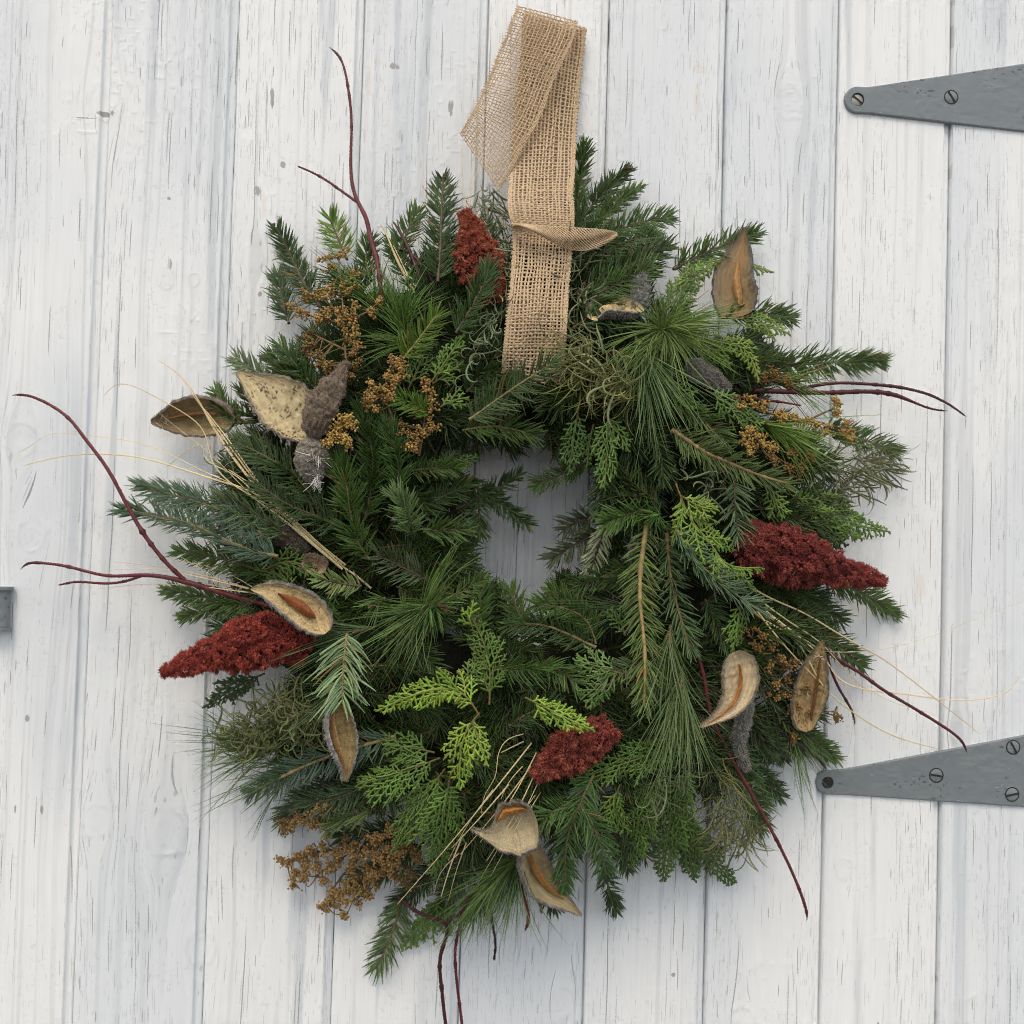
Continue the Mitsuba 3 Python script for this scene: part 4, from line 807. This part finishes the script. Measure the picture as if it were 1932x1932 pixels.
seedhead([[(800, 1570), (700, 1590), (600, 1650)], [(700, 1590), (640, 1540), (530, 1557)], [(700, 1600), (640, 1660), (610, 1710)], [(740, 1590), (690, 1650), (680, 1690)], [(660, 1600), (590, 1610), (538, 1628)]],
         jit([(629, 1526), (610, 1530), (590, 1535), (570, 1545), (550, 1552), (533, 1558), (605, 1548), (590, 1556), (610, 1600), (590, 1610), (565, 1615), (545, 1628), (580, 1625), (600, 1640), (575, 1650), (552, 1655), (610, 1660), (625, 1640), (640, 1610), (630, 1680), (612, 1712), (618, 1700), (640, 1690), (655, 1665),
              (660, 1640), (665, 1610), (680, 1680), (690, 1690), (700, 1660), (690, 1630), (720, 1620), (735, 1600), (745, 1630), (750, 1580), (720, 1580), (700, 1600), (740, 1650), (715, 1650), (770, 1640, 1, .6), (670, 1590, 1, .7), (770, 1600, 1, .7), (645, 1720, .7), (690, 1605), (705, 1590), (730, 1600), (750, 1610), (725, 1635), (700, 1645), (675, 1655), (660, 1680), (735, 1570), (760, 1575), (780, 1620, 1, .7), (755, 1655, 1, .6), (690, 1665), (640, 1625), (650, 1600), (715, 1610)], 2, 9), 'wide drooping ochre seed head at the lower left rim of the wreath', dz=.002, n=20, col=(.225, .140, .048))
seedhead([[(1360, 740), (1440, 775), (1530, 800)], [(1440, 720), (1470, 710)], [(1500, 790), (1560, 800), (1610, 818)], [(1400, 800), (1430, 830)], [(1530, 790), (1575, 770)]],
         jit([(1401, 763), (1420, 766), (1438, 768), (1463, 781), (1480, 785), (1500, 790), (1520, 795), (1540, 800), (1560, 806), (1580, 765), (1575, 780), (1600, 815), (1610, 822), (1595, 800), (1414, 812), (1430, 822), (1402, 822), (1440, 836), (1420, 838), (1452, 848), (1405, 835), (1438, 716, 1, .55), (1463, 709, 1, .55), (1480, 720, 1, .5),
              (1500, 850, 1, .5), (1530, 862, 1, .45), (1490, 878, 1, .5), (1510, 890, 1, .45), (1460, 870, 1, .5)], 1, 7), 'spreading ochre seed head on the right below the red twigs', dz=.020, n=18, col=(.28, .175, .048))
seedhead([[(1400, 1180), (1450, 1250), (1490, 1330)], [(1450, 1240), (1500, 1260)], [(1480, 1310), (1540, 1340), (1585, 1352)]],
         jit([(1421, 1185), (1440, 1200), (1430, 1225), (1455, 1215), (1470, 1240), (1450, 1260), (1480, 1260), (1500, 1250), (1490, 1280), (1465, 1290), (1480, 1310), (1450, 1310), (1500, 1310), (1490, 1335), (1515, 1340), (1510, 1360), (1495, 1385), (1585, 1353, .6), (1575, 1345, .6), (1400, 1195), (1390, 1215, 1, .7), (1520, 1290)], 1, 8),
         'dull ochre seed head between the two pods on the right', dz=-.002, n=15, col=(.20, .115, .035))

# ------------------------------------------------------------------ red fruit clusters
def sumac(axis, label, col=(.20, .026, .022), alt=(.12, .018, .016), dz=.03, N=1000, group='red fuzzy fruit clusters'):
    """axis: (x, y, radius) from base to tip."""
    k0 = thing('sumac_cluster', label, 'red fruit cluster', group)
    a = np.array(axis, float); s = spline(a, 60); s[:, 2] = np.interp(np.linspace(0, 1, 60), np.linspace(0, 1, len(a)), a[:, 2])
    h = np.maximum(hh(s[:, 0], s[:, 1]) * .75 + dz, s[:, 2] * KU + .004); h = np.convolve(np.pad(h, 10, 'edge'), np.ones(21) / 21, 'valid')
    P = pt(s[:, 0], s[:, 1], h); R = s[:, 2] * KU
    t = nrm(np.gradient(P, axis=0)); u = nrm(VIEW - (t @ VIEW)[:, None] * t); sd = np.cross(t, u)
    V, F = sweep(P[None], u[None], (R * .52)[None], (R * .50)[None], ring(14)); V = V + rng.normal(0, .0006, V.shape)
    part(k0, 'core', (V, F), 'matte_mat', True, color=np.repeat(colr((.06, .014, .012), 60, .3), 14, 0))
    n = int(N * 2.1); f = rng.random(n * 3); keep = rng.random(n * 3) < np.interp(f, np.linspace(0, 1, 60), R / R.max()) * .9 + .08; f = f[keep][:n]; n = len(f)
    i = (f * 58.99).astype(int); th = rng.uniform(-2.0, 2.0, n)
    g = np.array([P[i, 0] * 1, th * .012, f * .10]).T
    lobe = mikit.meshkit.noise(np.stack([f * (len(a) - 1) * 4.6 + 3, th * 3.0 + 11, np.zeros(n)], 1), 5)
    rr = R[i] * (.46 + .60 * lobe + .10 * mikit.meshkit.noise(np.stack([f * (len(a) - 1) * 11, th * 6.5, np.zeros(n)], 1), 6)) + rng.uniform(-.001, .001, n)
    C = P[i] + (np.cos(th) * rr)[:, None] * u[i] + (np.sin(th) * rr)[:, None] * sd[i]
    C = C + t[i] * rng.normal(0, .001, (n, 1))
    mixv = np.clip(lobe * 1.3 - .15 + rng.normal(0, .18, n), 0, 1)[:, None]
    cc = np.clip((np.array(alt) * (1 - mixv) + np.array(col) * mixv) * rng.uniform(.7, 1.3, (n, 1)) * (1 + rng.uniform(-.14, .14, (n, 3))), .004, .8)
    V, F, Cc = beads(C, rng.uniform(.0009, .0018, n), cc, 0, .30)
    part(k0, 'drupes', (V, F), 'fuzz_mat', True, kind='stuff', color=Cc)
    m = n * 11; j = rng.integers(0, n, m)
    D = nrm(rng.normal(size=(m, 3)) + 1.3 * (np.cos(th) [j, None] * u[i][j] + np.sin(th)[j, None] * sd[i][j]) + .5 * t[i][j])
    B = C[j] + D * .0006; ll = rng.uniform(.0014, .0040, m); q = np.array([0, .6, 1.])
    PP = B[:, None] + D[:, None] * (ll[:, None] * q)[..., None]
    W = np.full((m, 1), .00022) * np.array([1, .8, .2])
    V, F = sweep(PP, nrm(np.cross(D, rng.normal(size=(m, 3)))), W, W, TRI)
    part(k0, 'fuzz', (V, F), 'fuzz_mat', True, kind='stuff', color=np.repeat(np.clip(cc[j] * rng.uniform(.7, 1.7, (m, 1)) + np.array([.03, .014, .010]) * rng.random((m, 1)), .004, .8), 9, 0))
sumac([(930, 575, 20), (918, 540, 34), (905, 500, 41), (893, 455, 36), (883, 420, 22), (876, 399, 8)], 'rusty red fuzzy fruit cluster standing left of the ribbon at the top', (.28, .085, .050), (.20, .048, .032), dz=.026, N=800)
sumac([(585, 1228, 26), (540, 1207, 44), (500, 1208, 46), (440, 1224, 39), (390, 1240, 30), (340, 1257, 19), (303, 1271, 6)], 'bright red fuzzy fruit cluster on the left pointing left over the boards', (.29, .060, .044), (.18, .036, .030), dz=.032, N=1300)
sumac([(1392, 1018, 30), (1425, 1030, 54), (1480, 1048, 51), (1540, 1062, 41), (1590, 1078, 30), (1640, 1090, 20), (1672, 1097, 7)], 'largest dark red fuzzy fruit cluster on the right', (.225, .056, .046), (.125, .028, .027), dz=.030, N=1500)
sumac([(1152, 1366, 22), (1134, 1382, 34), (1100, 1404, 36), (1062, 1427, 34), (1030, 1450, 24), (1007, 1467, 8)], 'shortest dull red fruit cluster at the bottom under a lime cedar tip', (.25, .068, .050), (.16, .040, .032), dz=.038, N=800)

# ------------------------------------------------------------------ seed pods
def pod(path, label, roll=0., depth=.9, dz=.03, inner=(.42, .315, .165), husk=(.135, .120, .105), membrane=None, speck=.0, inner2=None, fluff=0, theta=1.45, stem=None, outward=False, hts=None):
    """An open husk: path of (x, y, half width[, lift mm]); its mouth faces the viewer, turned by roll degrees about the axis."""
    k0 = thing('seed_pod', label, 'seed pod', 'dried open seed pods')
    a = np.array([(q[0], q[1], q[2], q[3] if len(q) > 3 else 0) for q in path], float); n, m = 80, 41
    s = spline(a, n); tt = np.r_[0, np.cumsum(np.linalg.norm(np.diff(a[:, :2], axis=0), axis=1))]; tt /= tt[-1]
    w = np.maximum(PchipInterpolator(tt, a[:, 2])(np.linspace(0, 1, n)), .6) * KU
    w = w * (1 + .05 * (mikit.meshkit.noise(np.stack([np.arange(n) * .25, np.zeros(n), np.full(n, a[0, 0])], 1)) - .5) * 2)
    h = hh(s[:, 0], s[:, 1]) * .92 + dz + s[:, 3] * .001; h = np.convolve(np.pad(h, 8, 'edge'), np.ones(17) / 17, 'valid')
    P = pt(s[:, 0], s[:, 1], np.maximum(h, w * .8 + .006))
    t = nrm(np.gradient(P, axis=0)); u = nrm(VIEW - (t @ VIEW)[:, None] * t); sd = np.cross(t, u)
    ro = math.radians(roll + (180 if outward else 0)); N = u * math.cos(ro) + sd * math.sin(ro); S = sd * math.cos(ro) - u * math.sin(ro)
    q = np.linspace(-1, 1, m); an = q * theta
    off = (np.sin(an) / math.sin(min(theta, 1.57)))[None, :, None] * (w[:, None, None] * S[:, None]) - ((np.cos(an) - math.cos(theta)) / (1 - math.cos(theta)))[None, :, None] * (w[:, None, None] * depth * N[:, None])
    rad = np.sin(an)[None, :, None] * S[:, None] - np.cos(an)[None, :, None] * N[:, None]
    bump = mikit.meshkit.fbm(np.stack(np.broadcast_arrays(np.arange(n)[:, None] * .30, q[None] * 6 + a[0, 1], 0 * q[None]), -1), 3) - .5
    wr = np.abs(mikit.meshkit.fbm(np.stack(np.broadcast_arrays(np.arange(n)[:, None] * .11 + q[None] * 1.5, q[None] * 9, 0 * q[None] + a[0, 0]), -1), 3, 8) - .5)
    I = P[:, None] + off + rad * (.0014 * bump + .0022 * wr)[..., None]
    O = P[:, None] + off * 1.0 + rad * (.0016 + .0022 * np.abs(bump) + (.0105 if outward else .006) * wr)[..., None] * np.minimum(1, w / w.max() * 2)[:, None, None]
    idx = np.arange(n * m).reshape(n, m)
    A, B, C_, D_ = idx[:-1, :-1].ravel(), idx[:-1, 1:].ravel(), idx[1:, 1:].ravel(), idx[1:, :-1].ravel()
    F = np.vstack([np.stack([A, B, C_], 1), np.stack([A, C_, D_], 1)])
    # husk: outer skin and rim
    rimF = []
    for e, flip in ((0, 1), (m - 1, 0)):
        x, y = idx[:-1, e], idx[1:, e]; rimF += [np.stack([x, y, y + n * m], 1), np.stack([x, y + n * m, x + n * m], 1)]
    VV = np.vstack([I.reshape(-1, 3), O.reshape(-1, 3)]); FF = np.vstack([F + n * m] + rimF)
    nb = mikit.meshkit.noise(np.stack(np.broadcast_arrays(np.arange(n)[:, None] * .8, q[None] * 9, 0 * q[None]), -1), 4)
    hc = np.array(husk) * (.55 + .9 * nb.reshape(-1)[:, None]) * (1 + rng.uniform(-.12, .12, (n * m, 1)))
    used = np.unique(FF); mp = np.full(len(VV), -1); mp[used] = np.arange(len(used))
    part(k0, 'husk', (VV[used], mp[FF]), 'fuzz_mat', True, color=np.vstack([np.clip(hc * 1.25, 0, .9), np.clip(hc, 0, .9)])[used])
    # hairs on the husk
    hn = 1500; ii, jj = rng.integers(2, n - 2, hn), rng.integers(1, m - 1, hn)
    Bp, Dr = O[ii, jj], nrm(rad[ii, jj] + rng.normal(0, .7, (hn, 3)) + .6 * t[ii]); q3 = np.array([0, .6, 1.])
    PP = Bp[:, None] + Dr[:, None] * (rng.uniform(.001, .0026, hn)[:, None] * q3)[..., None]
    W = np.full((hn, 1), .00018) * np.array([1, .8, .2]); V, F3 = sweep(PP, nrm(np.cross(Dr, rng.normal(size=(hn, 3)))), W, W, TRI)
    part(k0, 'husk_hairs', (V, F3), 'fuzz_mat', True, kind='stuff', color=np.repeat(colr(np.array(husk) * 1.7, hn, .3), 9, 0))
    # lining
    streak = mikit.meshkit.noise(np.stack(np.broadcast_arrays(np.arange(n)[:, None] * .12, q[None] * 11, 0 * q[None]), -1), 9)
    fine_ = mikit.meshkit.noise(np.stack(np.broadcast_arrays(np.arange(n)[:, None] * .35, q[None] * 24, 0 * q[None]), -1), 19)
    ic = np.array(inner)[None, None] * (.70 + .42 * streak + .22 * fine_)[..., None]
    ed = np.clip((np.abs(q)[None] - .62 + .5 * (bump + 0)) * 2.4, 0, 1)[..., None] * .6; ic = ic * (1 - ed) + np.array((.22, .185, .135)) * ed
    if inner2 is not None:
        e = np.clip(1 - np.abs(q[None] - .1) * 1.6, 0, 1)[..., None] * (.4 + .6 * streak)[..., None]; ic = ic * (1 - e) + np.array(inner2) * e
    if speck:
        sp_ = mikit.meshkit.noise(np.stack(np.broadcast_arrays(np.arange(n)[:, None] * .9, q[None] * 16, 0 * q[None]), -1), 21); big = mikit.meshkit.noise(np.stack(np.broadcast_arrays(np.arange(n)[:, None] * .12, q[None] * 2, 0 * q[None]), -1), 22)
        k_ = np.clip((sp_ - .66) * 9, 0, 1) * np.clip((big - .25) * 3, 0, 1) * speck; ic = ic * (1 - k_[..., None]) + np.array((.05, .03, .015)) * k_[..., None]
    part(k0, 'lining', (I.reshape(-1, 3), F), 'matte_mat', True, color=np.clip(ic.reshape(-1, 3), .01, .9))
    if membrane is not None:
        f0, f1, mw, mc, sh = membrane
        g = np.linspace(f0, f1, 30); gi = (g * (n - 1)).astype(int); cen = P[gi] + (sh * w[gi])[:, None] * S[gi] - (.60 * depth * w[gi])[:, None] * N[gi]
        ww = w[gi] * mw * np.sin(np.pi * np.linspace(.06, .97, 30)) ** .7
        jq = np.linspace(-1, 1, 7); M = cen[:, None] + (jq[None, :, None] * ww[:, None, None]) * S[gi][:, None] + ((.42 * depth * w[gi])[:, None] * (1 - np.abs(jq[None]) ** 1.5) + .0010 * rng.normal(size=(30, 7)) * .4)[..., None] * N[gi][:, None]
        id2 = np.arange(210).reshape(30, 7); a4, b4, c4, d4 = id2[:-1, :-1].ravel(), id2[:-1, 1:].ravel(), id2[1:, 1:].ravel(), id2[1:, :-1].ravel()
        F4 = np.vstack([np.stack([a4, b4, c4], 1), np.stack([a4, c4, d4], 1)])
        lo = M - N[gi][:, None] * .0006
        part(k0, 'membrane', (np.vstack([M.reshape(-1, 3), lo.reshape(-1, 3)]), np.vstack([F4, F4[:, ::-1] + 210])), 'matte_mat', True, color=np.tile(colr(mc, 210, .25, .06), (2, 1)))
    if fluff:
        fn = fluff; b = rng.integers(int(n * .25), int(n * .95), fn); o = O if outward else I
        cl = np.sort(rng.integers(0, 3, fn)); b = np.clip(np.array([.45, .82, .9])[cl] * n + rng.normal(0, 2.2, fn), 1, n - 2).astype(int); jj = np.clip(m // 2 + rng.normal(0, 2.2, fn) + np.array([0, 1, -3])[cl], 2, m - 3).astype(int)
        Bp = o[b, jj] + rng.normal(0, .0006, (fn, 3)); Dr = nrm(.8 * rng.normal(size=(fn, 3)) + np.array([0, -.5, -1.2])); q4 = np.linspace(0, 1, 6)
        PP = Bp[:, None] + Dr[:, None] * (rng.uniform(.002, .0055, fn)[:, None] * q4)[..., None] + rng.normal(0, .004, (fn, 1, 3)) * (q4 ** 1.6)[None, :, None]
        PP[:, :, 1] = np.minimum(PP[:, :, 1], Bp[:, None, 1] - .0003)
        W = np.full((fn, 1), .00020) * np.ones(6); V, F5 = sweep(PP, nrm(np.cross(Dr, rng.normal(size=(fn, 3)))), W, W, TRI)
        part(k0, 'fluff', (V, F5), 'fuzz_mat', True, kind='stuff', color=np.repeat(colr((.78, .76, .72), fn, .1, .02), 18, 0))
    if stem:
        sp2 = np.array(stem, float); z = spline(sp2, 20); Pp = pt(z[:, 0], z[:, 1], z[:, 2] * .001)
        V, F6 = tube(Pp, np.linspace(.0026, .0012, 20), 8); part(k0, 'stalk', (V, F6), 'bark_mat', True, color=np.repeat(colr((.16, .10, .065), 20, .2), 8, 0))
OR = (.34, .13, .035)
pod([(1390, 592, 26), (1386, 560, 36), (1382, 525, 33), (1392, 480, 22), (1400, 450, 9), (1404, 428, 2)], 'tall brown pod standing upright at the upper right rim, point up', roll=-28, depth=.55, dz=.022, inner=(.165, .125, .072), inner2=(.27, .155, .065), membrane=(.12, .66, .22, (.30, .165, .065), .15), husk=(.07, .066, .06))
pod([(439, 790, 8), (420, 788, 24), (380, 786, 34), (340, 790, 30), (310, 794, 15), (284, 796, 3)], 'pod lying sideways at the left rim, point to the left, with a curved stalk', roll=-24, depth=.8, dz=.012, inner=(.33, .24, .12), speck=.4, membrane=(.25, .9, .16, (.20, .10, .04), .1), husk=(.14, .12, .10), stem=[(434, 788, 56), (455, 795, 58), (480, 797, 60), (500, 788, 60)], fluff=30)
pod([(584, 832, 10), (568, 800, 38), (542, 768, 46), (508, 742, 36), (472, 718, 16), (447, 700, 3)], 'widest pod of the left side, flat open, its pale lining covered in black specks', roll=10, depth=.42, dz=.030, inner=(.40, .325, .19), speck=.95, husk=(.12, .10, .085))
pod([(664, 694, 2), (655, 690, 5), (646, 706, 10), (630, 740, 21), (612, 775, 26), (600, 806, 19), (594, 828, 6)], 'shrivelled woolly grey brown pod right beside the widest speckled one', outward=True, roll=38, depth=1.15, dz=.036, husk=(.135, .105, .080))
pod([(604, 826, 8), (592, 846, 22), (586, 868, 26), (589, 893, 17), (592, 906, 9), (594, 920, 3)], 'grey pod hanging point down with a tuft of white fluff', outward=True, roll=-30, depth=1.1, dz=.030, husk=(.185, .165, .14), fluff=90)
pod([(474, 1111, 2), (505, 1114, 12), (540, 1128, 22), (575, 1150, 27), (602, 1174, 23), (618, 1192, 6)], 'tan pod with a rust brown stripe above the left red fruit cluster', roll=-20, depth=.75, dz=.046, inner=(.42, .315, .165), speck=.6, membrane=(.30, .80, .34, (.20, .065, .022), -.12), husk=(.12, .115, .11))
pod([(640, 1326, 8), (640, 1350, 21), (648, 1385, 25), (655, 1420, 20), (656, 1450, 10), (650, 1476, 4)], 'narrow pod hanging under the pale fir sprig, half grey husk and half tan', roll=-42, depth=1.0, dz=.044, inner=(.33, .235, .105), speck=.5, membrane=(.1, .85, .16, (.40, .24, .11), .35), husk=(.215, .205, .20))
pod([(890, 1564, 2), (908, 1571, 5), (926, 1575, 12), (944, 1573, 31), (966, 1565, 42), (990, 1558, 40), (1006, 1552, 27), (1013, 1550, 8)], 'round bowl shaped pod at the bottom, upper of the two, tail to the left', roll=-12, depth=.85, dz=.044, inner=(.36, .305, .195), inner2=(.36, .30, .19), membrane=(.42, .9, .22, (.38, .17, .05), -.72), husk=(.12, .105, .095))
pod([(995, 1600, 6), (1004, 1622, 26), (1020, 1655, 30), (1045, 1685, 20), (1075, 1708, 9), (1098, 1728, 2)], 'long pointed pod at the bottom, lower of the two, point to the lower right', roll=-34, depth=.8, dz=.030, inner=(.42, .34, .19), membrane=(.15, .75, .24, (.40, .19, .06), -.25), husk=(.20, .18, .165), stem=[(1015, 1660, 56), (1018, 1700, 48), (1022, 1722, 44)])
pod([(1388, 1230, 8), (1394, 1252, 26), (1398, 1285, 29), (1388, 1320, 22), (1362, 1348, 11), (1340, 1362, 5), (1320, 1372, 1.5)], 'cream pod curving down to the left with an orange slit, right of the pine', roll=-8, depth=.5, dz=.044, inner=(.50, .40, .25), membrane=(.16, .92, .13, OR, -.12), husk=(.15, .125, .09), speck=.15)
pod([(1527, 1380, 5), (1524, 1355, 26), (1530, 1310, 31), (1538, 1265, 23), (1547, 1230, 10), (1553, 1208, 1.5)], 'brown speckled pod standing point up at the right rim beside the cream one', roll=12, depth=.45, dz=.020, inner=(.33, .225, .105), speck=.8, membrane=(.1, .85, .10, (.14, .07, .03), .45), husk=(.10, .085, .06), fluff=10)
pod([(1402, 1300, 7), (1408, 1330, 9), (1400, 1370, 8), (1396, 1405, 6), (1402, 1432, 5), (1411, 1454, 3)], 'thin twisted grey pod hanging behind the cream pod', outward=True, roll=30, depth=.9, dz=.014, husk=(.20, .19, .17))
pod([(1118, 600, 10), (1130, 578, 24), (1160, 570, 26), (1190, 576, 22), (1216, 584, 5)], 'arched grey pod with a cream lining between the ribbon and the pine starburst', roll=-50, depth=.9, dz=.026, inner=(.52, .41, .22), husk=(.17, .155, .145), membrane=(.2, .7, .3, (.50, .38, .2), 0))
pod([(1196, 590, 4), (1204, 565, 14), (1208, 540, 13), (1207, 515, 2)], 'small grey pod tip standing up behind the arched grey pod', outward=True, depth=.8, dz=.010, husk=(.15, .145, .14))
pod([(1290, 690, 10), (1310, 702, 19), (1340, 718, 17), (1362, 728, 9), (1380, 735, 2)], 'grey pod lying below the pine starburst, point to the right', outward=True, roll=-35, depth=.9, dz=.008, husk=(.175, .16, .145))
pod([(484, 980, 5), (505, 990, 14), (535, 1006, 17), (562, 1026, 13), (580, 1042, 5)], 'dark woolly pod half hidden under the left fir boughs', outward=True, roll=30, depth=.8, dz=-.002, husk=(.10, .083, .066))
pod([(570, 1058, 5), (585, 1064, 13), (602, 1070, 13), (614, 1076, 4)], 'small tan pod end beside the foot of the largest straw bunch', roll=20, depth=.6, dz=.018, inner=(.30, .20, .12), husk=(.12, .09, .07))

# ------------------------------------------------------------------ the burlap ribbon, thread by thread
ribbon = thing('burlap_ribbon', 'loosely woven tan burlap ribbon tied round the top of the wreath', 'ribbon')
def weave(left, right, name, label=None, nw=21, bulge=0., pitch=3.3, r=.92, bias=0., ext=.014, wob=.75, curlf=None):
    """Warp and weft threads over the surface between two edges of (x, y, height mm)."""
    ln = lambda e: np.linalg.norm(np.diff(np.array(e, float)[:, :2], axis=0), axis=1).sum() * KU
    nl = max(6, int((ln(left) + ln(right)) / 2 / (pitch * .001)))
    L, R = CubicSpline(np.linspace(0, 1, len(left)), np.array(left, float)), CubicSpline(np.linspace(0, 1, len(right)), np.array(right, float))
    def surf(u, v):
        p = L(v) * (1 - u[..., None]) + R(v) * u[..., None]
        hgt = p[..., 2] * .001 + bulge * np.sin(np.pi * np.clip(u, 0, 1)) * np.sin(np.pi * np.clip(v, 0, 1)) + .0016 * np.sin(u * 7 + v * 9) + .0012 * np.sin(v * 17 - u * 4) + (curlf(u, v) if curlf else 0)
        return pt(p[..., 0], p[..., 1], np.maximum(hgt, .003))
    ms = []
    amp = .00050; sec = ring(6)
    def strand(u, v, sgn):
        s = u.shape[1]
        P = surf(u, v); e = 1e-3
        du, dv = surf(u + e, v) - P, surf(u, v + e) - P
        N = nrm(np.cross(du, dv)); N = np.where((N @ VIEW)[..., None] < 0, -N, N)
        P = P + N * (amp * sgn)[..., None]
        n = len(u); rr = r * .001 * (1 + .22 * (rng.random((n, 1)) - .5) + .16 * rng.normal(size=(n, s)))
        rr = np.clip(rr, r * .0005, r * .0015)
        V, F = sweep(P, N, rr * 1.08, rr * .9, sec); ms.append((V, F))
    if not bias:
        j = np.arange(nl + 1); i = np.arange(nw)
        u = np.linspace(-ext, 1 + ext, 2 * nw + 1)[None] + np.zeros((nl + 1, 1)); v = np.linspace(0, 1, nl + 1)[:, None] + np.zeros((1, 2 * nw + 1))
        v = v + wob / nl * (mikit.meshkit.noise(np.stack([u * 4, v * nl * .7, 0 * u], -1), 3) - .5)
        ph = np.where((np.arange(2 * nw + 1) // 2) % 2, 1., -1.)[None] * np.where(j % 2, 1., -1.)[:, None] * np.where(np.arange(2 * nw + 1) % 2, 1., 0.)[None]
        u = np.concatenate([u[:, :1] - .012 * rng.random((nl + 1, 1)), u[:, 1:-1], u[:, -1:] + .012 * rng.random((nl + 1, 1))], 1)
        strand(u, v, ph)
        v = np.linspace(-.004, 1.004, 2 * nl + 1)[None] + np.zeros((nw, 1)); u = np.r_[.006, .026, .048, np.linspace(.092, .908, nw - 6), .952, .974, .994][:, None] + np.zeros((1, 2 * nl + 1))
        u = u + wob / nw * (mikit.meshkit.noise(np.stack([u * nw * .7, v * 9, 0 * u], -1), 5) - .5)
        ph = -np.where((np.arange(2 * nl + 1) // 2) % 2, 1., -1.)[None] * np.where(i % 2, 1., -1.)[:, None] * np.where(np.arange(2 * nl + 1) % 2, 0., 1.)[None]
        strand(u, v, ph)
    else:
        for sg in (1, -1):
            for c in np.arange(-bias, 1 + bias, 1 / nl):
                a = np.linspace(0, 1, 36); v = c + sg * bias * (a - .5)
                ok = (v >= 0) & (v <= 1)
                if ok.sum() < 6: continue
                a = np.linspace(a[ok][0], a[ok][-1], 36); v = np.clip(c + sg * bias * (a - .5), 0, 1)
                strand(a[None], v[None], .8 * sg * np.ones((1, 36)))
        for e in (0., 1.): strand(np.full((1, 80), e), np.linspace(0, 1, 80)[None], np.zeros((1, 80)))
    V, F = join(ms)
    part(ribbon, name, (V, F), 'jute_mat', True, label=label, kind='stuff')
weave([(976, 13, 16), (950, 78, 26), (920, 148, 34), (896, 204, 40), (869, 252, 46)], [(1088, 40, 18), (1073, 95, 30), (1046, 150, 40), (1022, 211, 48), (985, 282, 54), (941, 359, 58)], 'hanging_end', 'ragged end of the ribbon hanging loose over the boards, see-through at its left', r=.56)
weave([(990, 22, 8), (984, 110, 10), (972, 200, 18), (965, 300, 44), (960, 370, 80), (968, 424, 98)], [(1105, 54, 9), (1096, 136, 12), (1088, 220, 22), (1083, 300, 46), (1081, 370, 74), (1081, 430, 88)], 'front_band', bulge=.010)
weave([(988, 30, 4), (982, 150, 5), (976, 280, 9), (972, 400, 36), (970, 440, 50)], [(1100, 60, 5), (1090, 160, 6), (1083, 280, 12), (1078, 400, 44), (1076, 440, 56)], 'back_band')
weave([(966, 424, 98), (968, 470, 98), (960, 560, 122), (953, 640, 126), (948, 716, 112)], [(1081, 428, 92), (1078, 480, 98), (1071, 560, 122), (1066, 640, 124), (1060, 724, 110)], 'lower_band', 'lower stretch of the ribbon below the fold, darker and running into the fir')
weave([(970, 430, 80), (968, 500, 80), (960, 600, 112), (954, 690, 102)], [(1078, 432, 76), (1076, 500, 78), (1068, 600, 110), (1060, 690, 100)], 'lower_back_band')
weave([(964, 422, 100), (1000, 424, 106), (1050, 428, 108), (1100, 431, 98), (1140, 434, 86), (1164, 440, 78)], [(966, 428, 100), (998, 432, 114), (1045, 458, 116), (1085, 472, 106), (1125, 468, 92), (1165, 444, 78)], 'folded_tuck', 'fold of the ribbon tucked across its middle and sticking out to the right', nw=21, bias=.28, bulge=.006, r=.48)
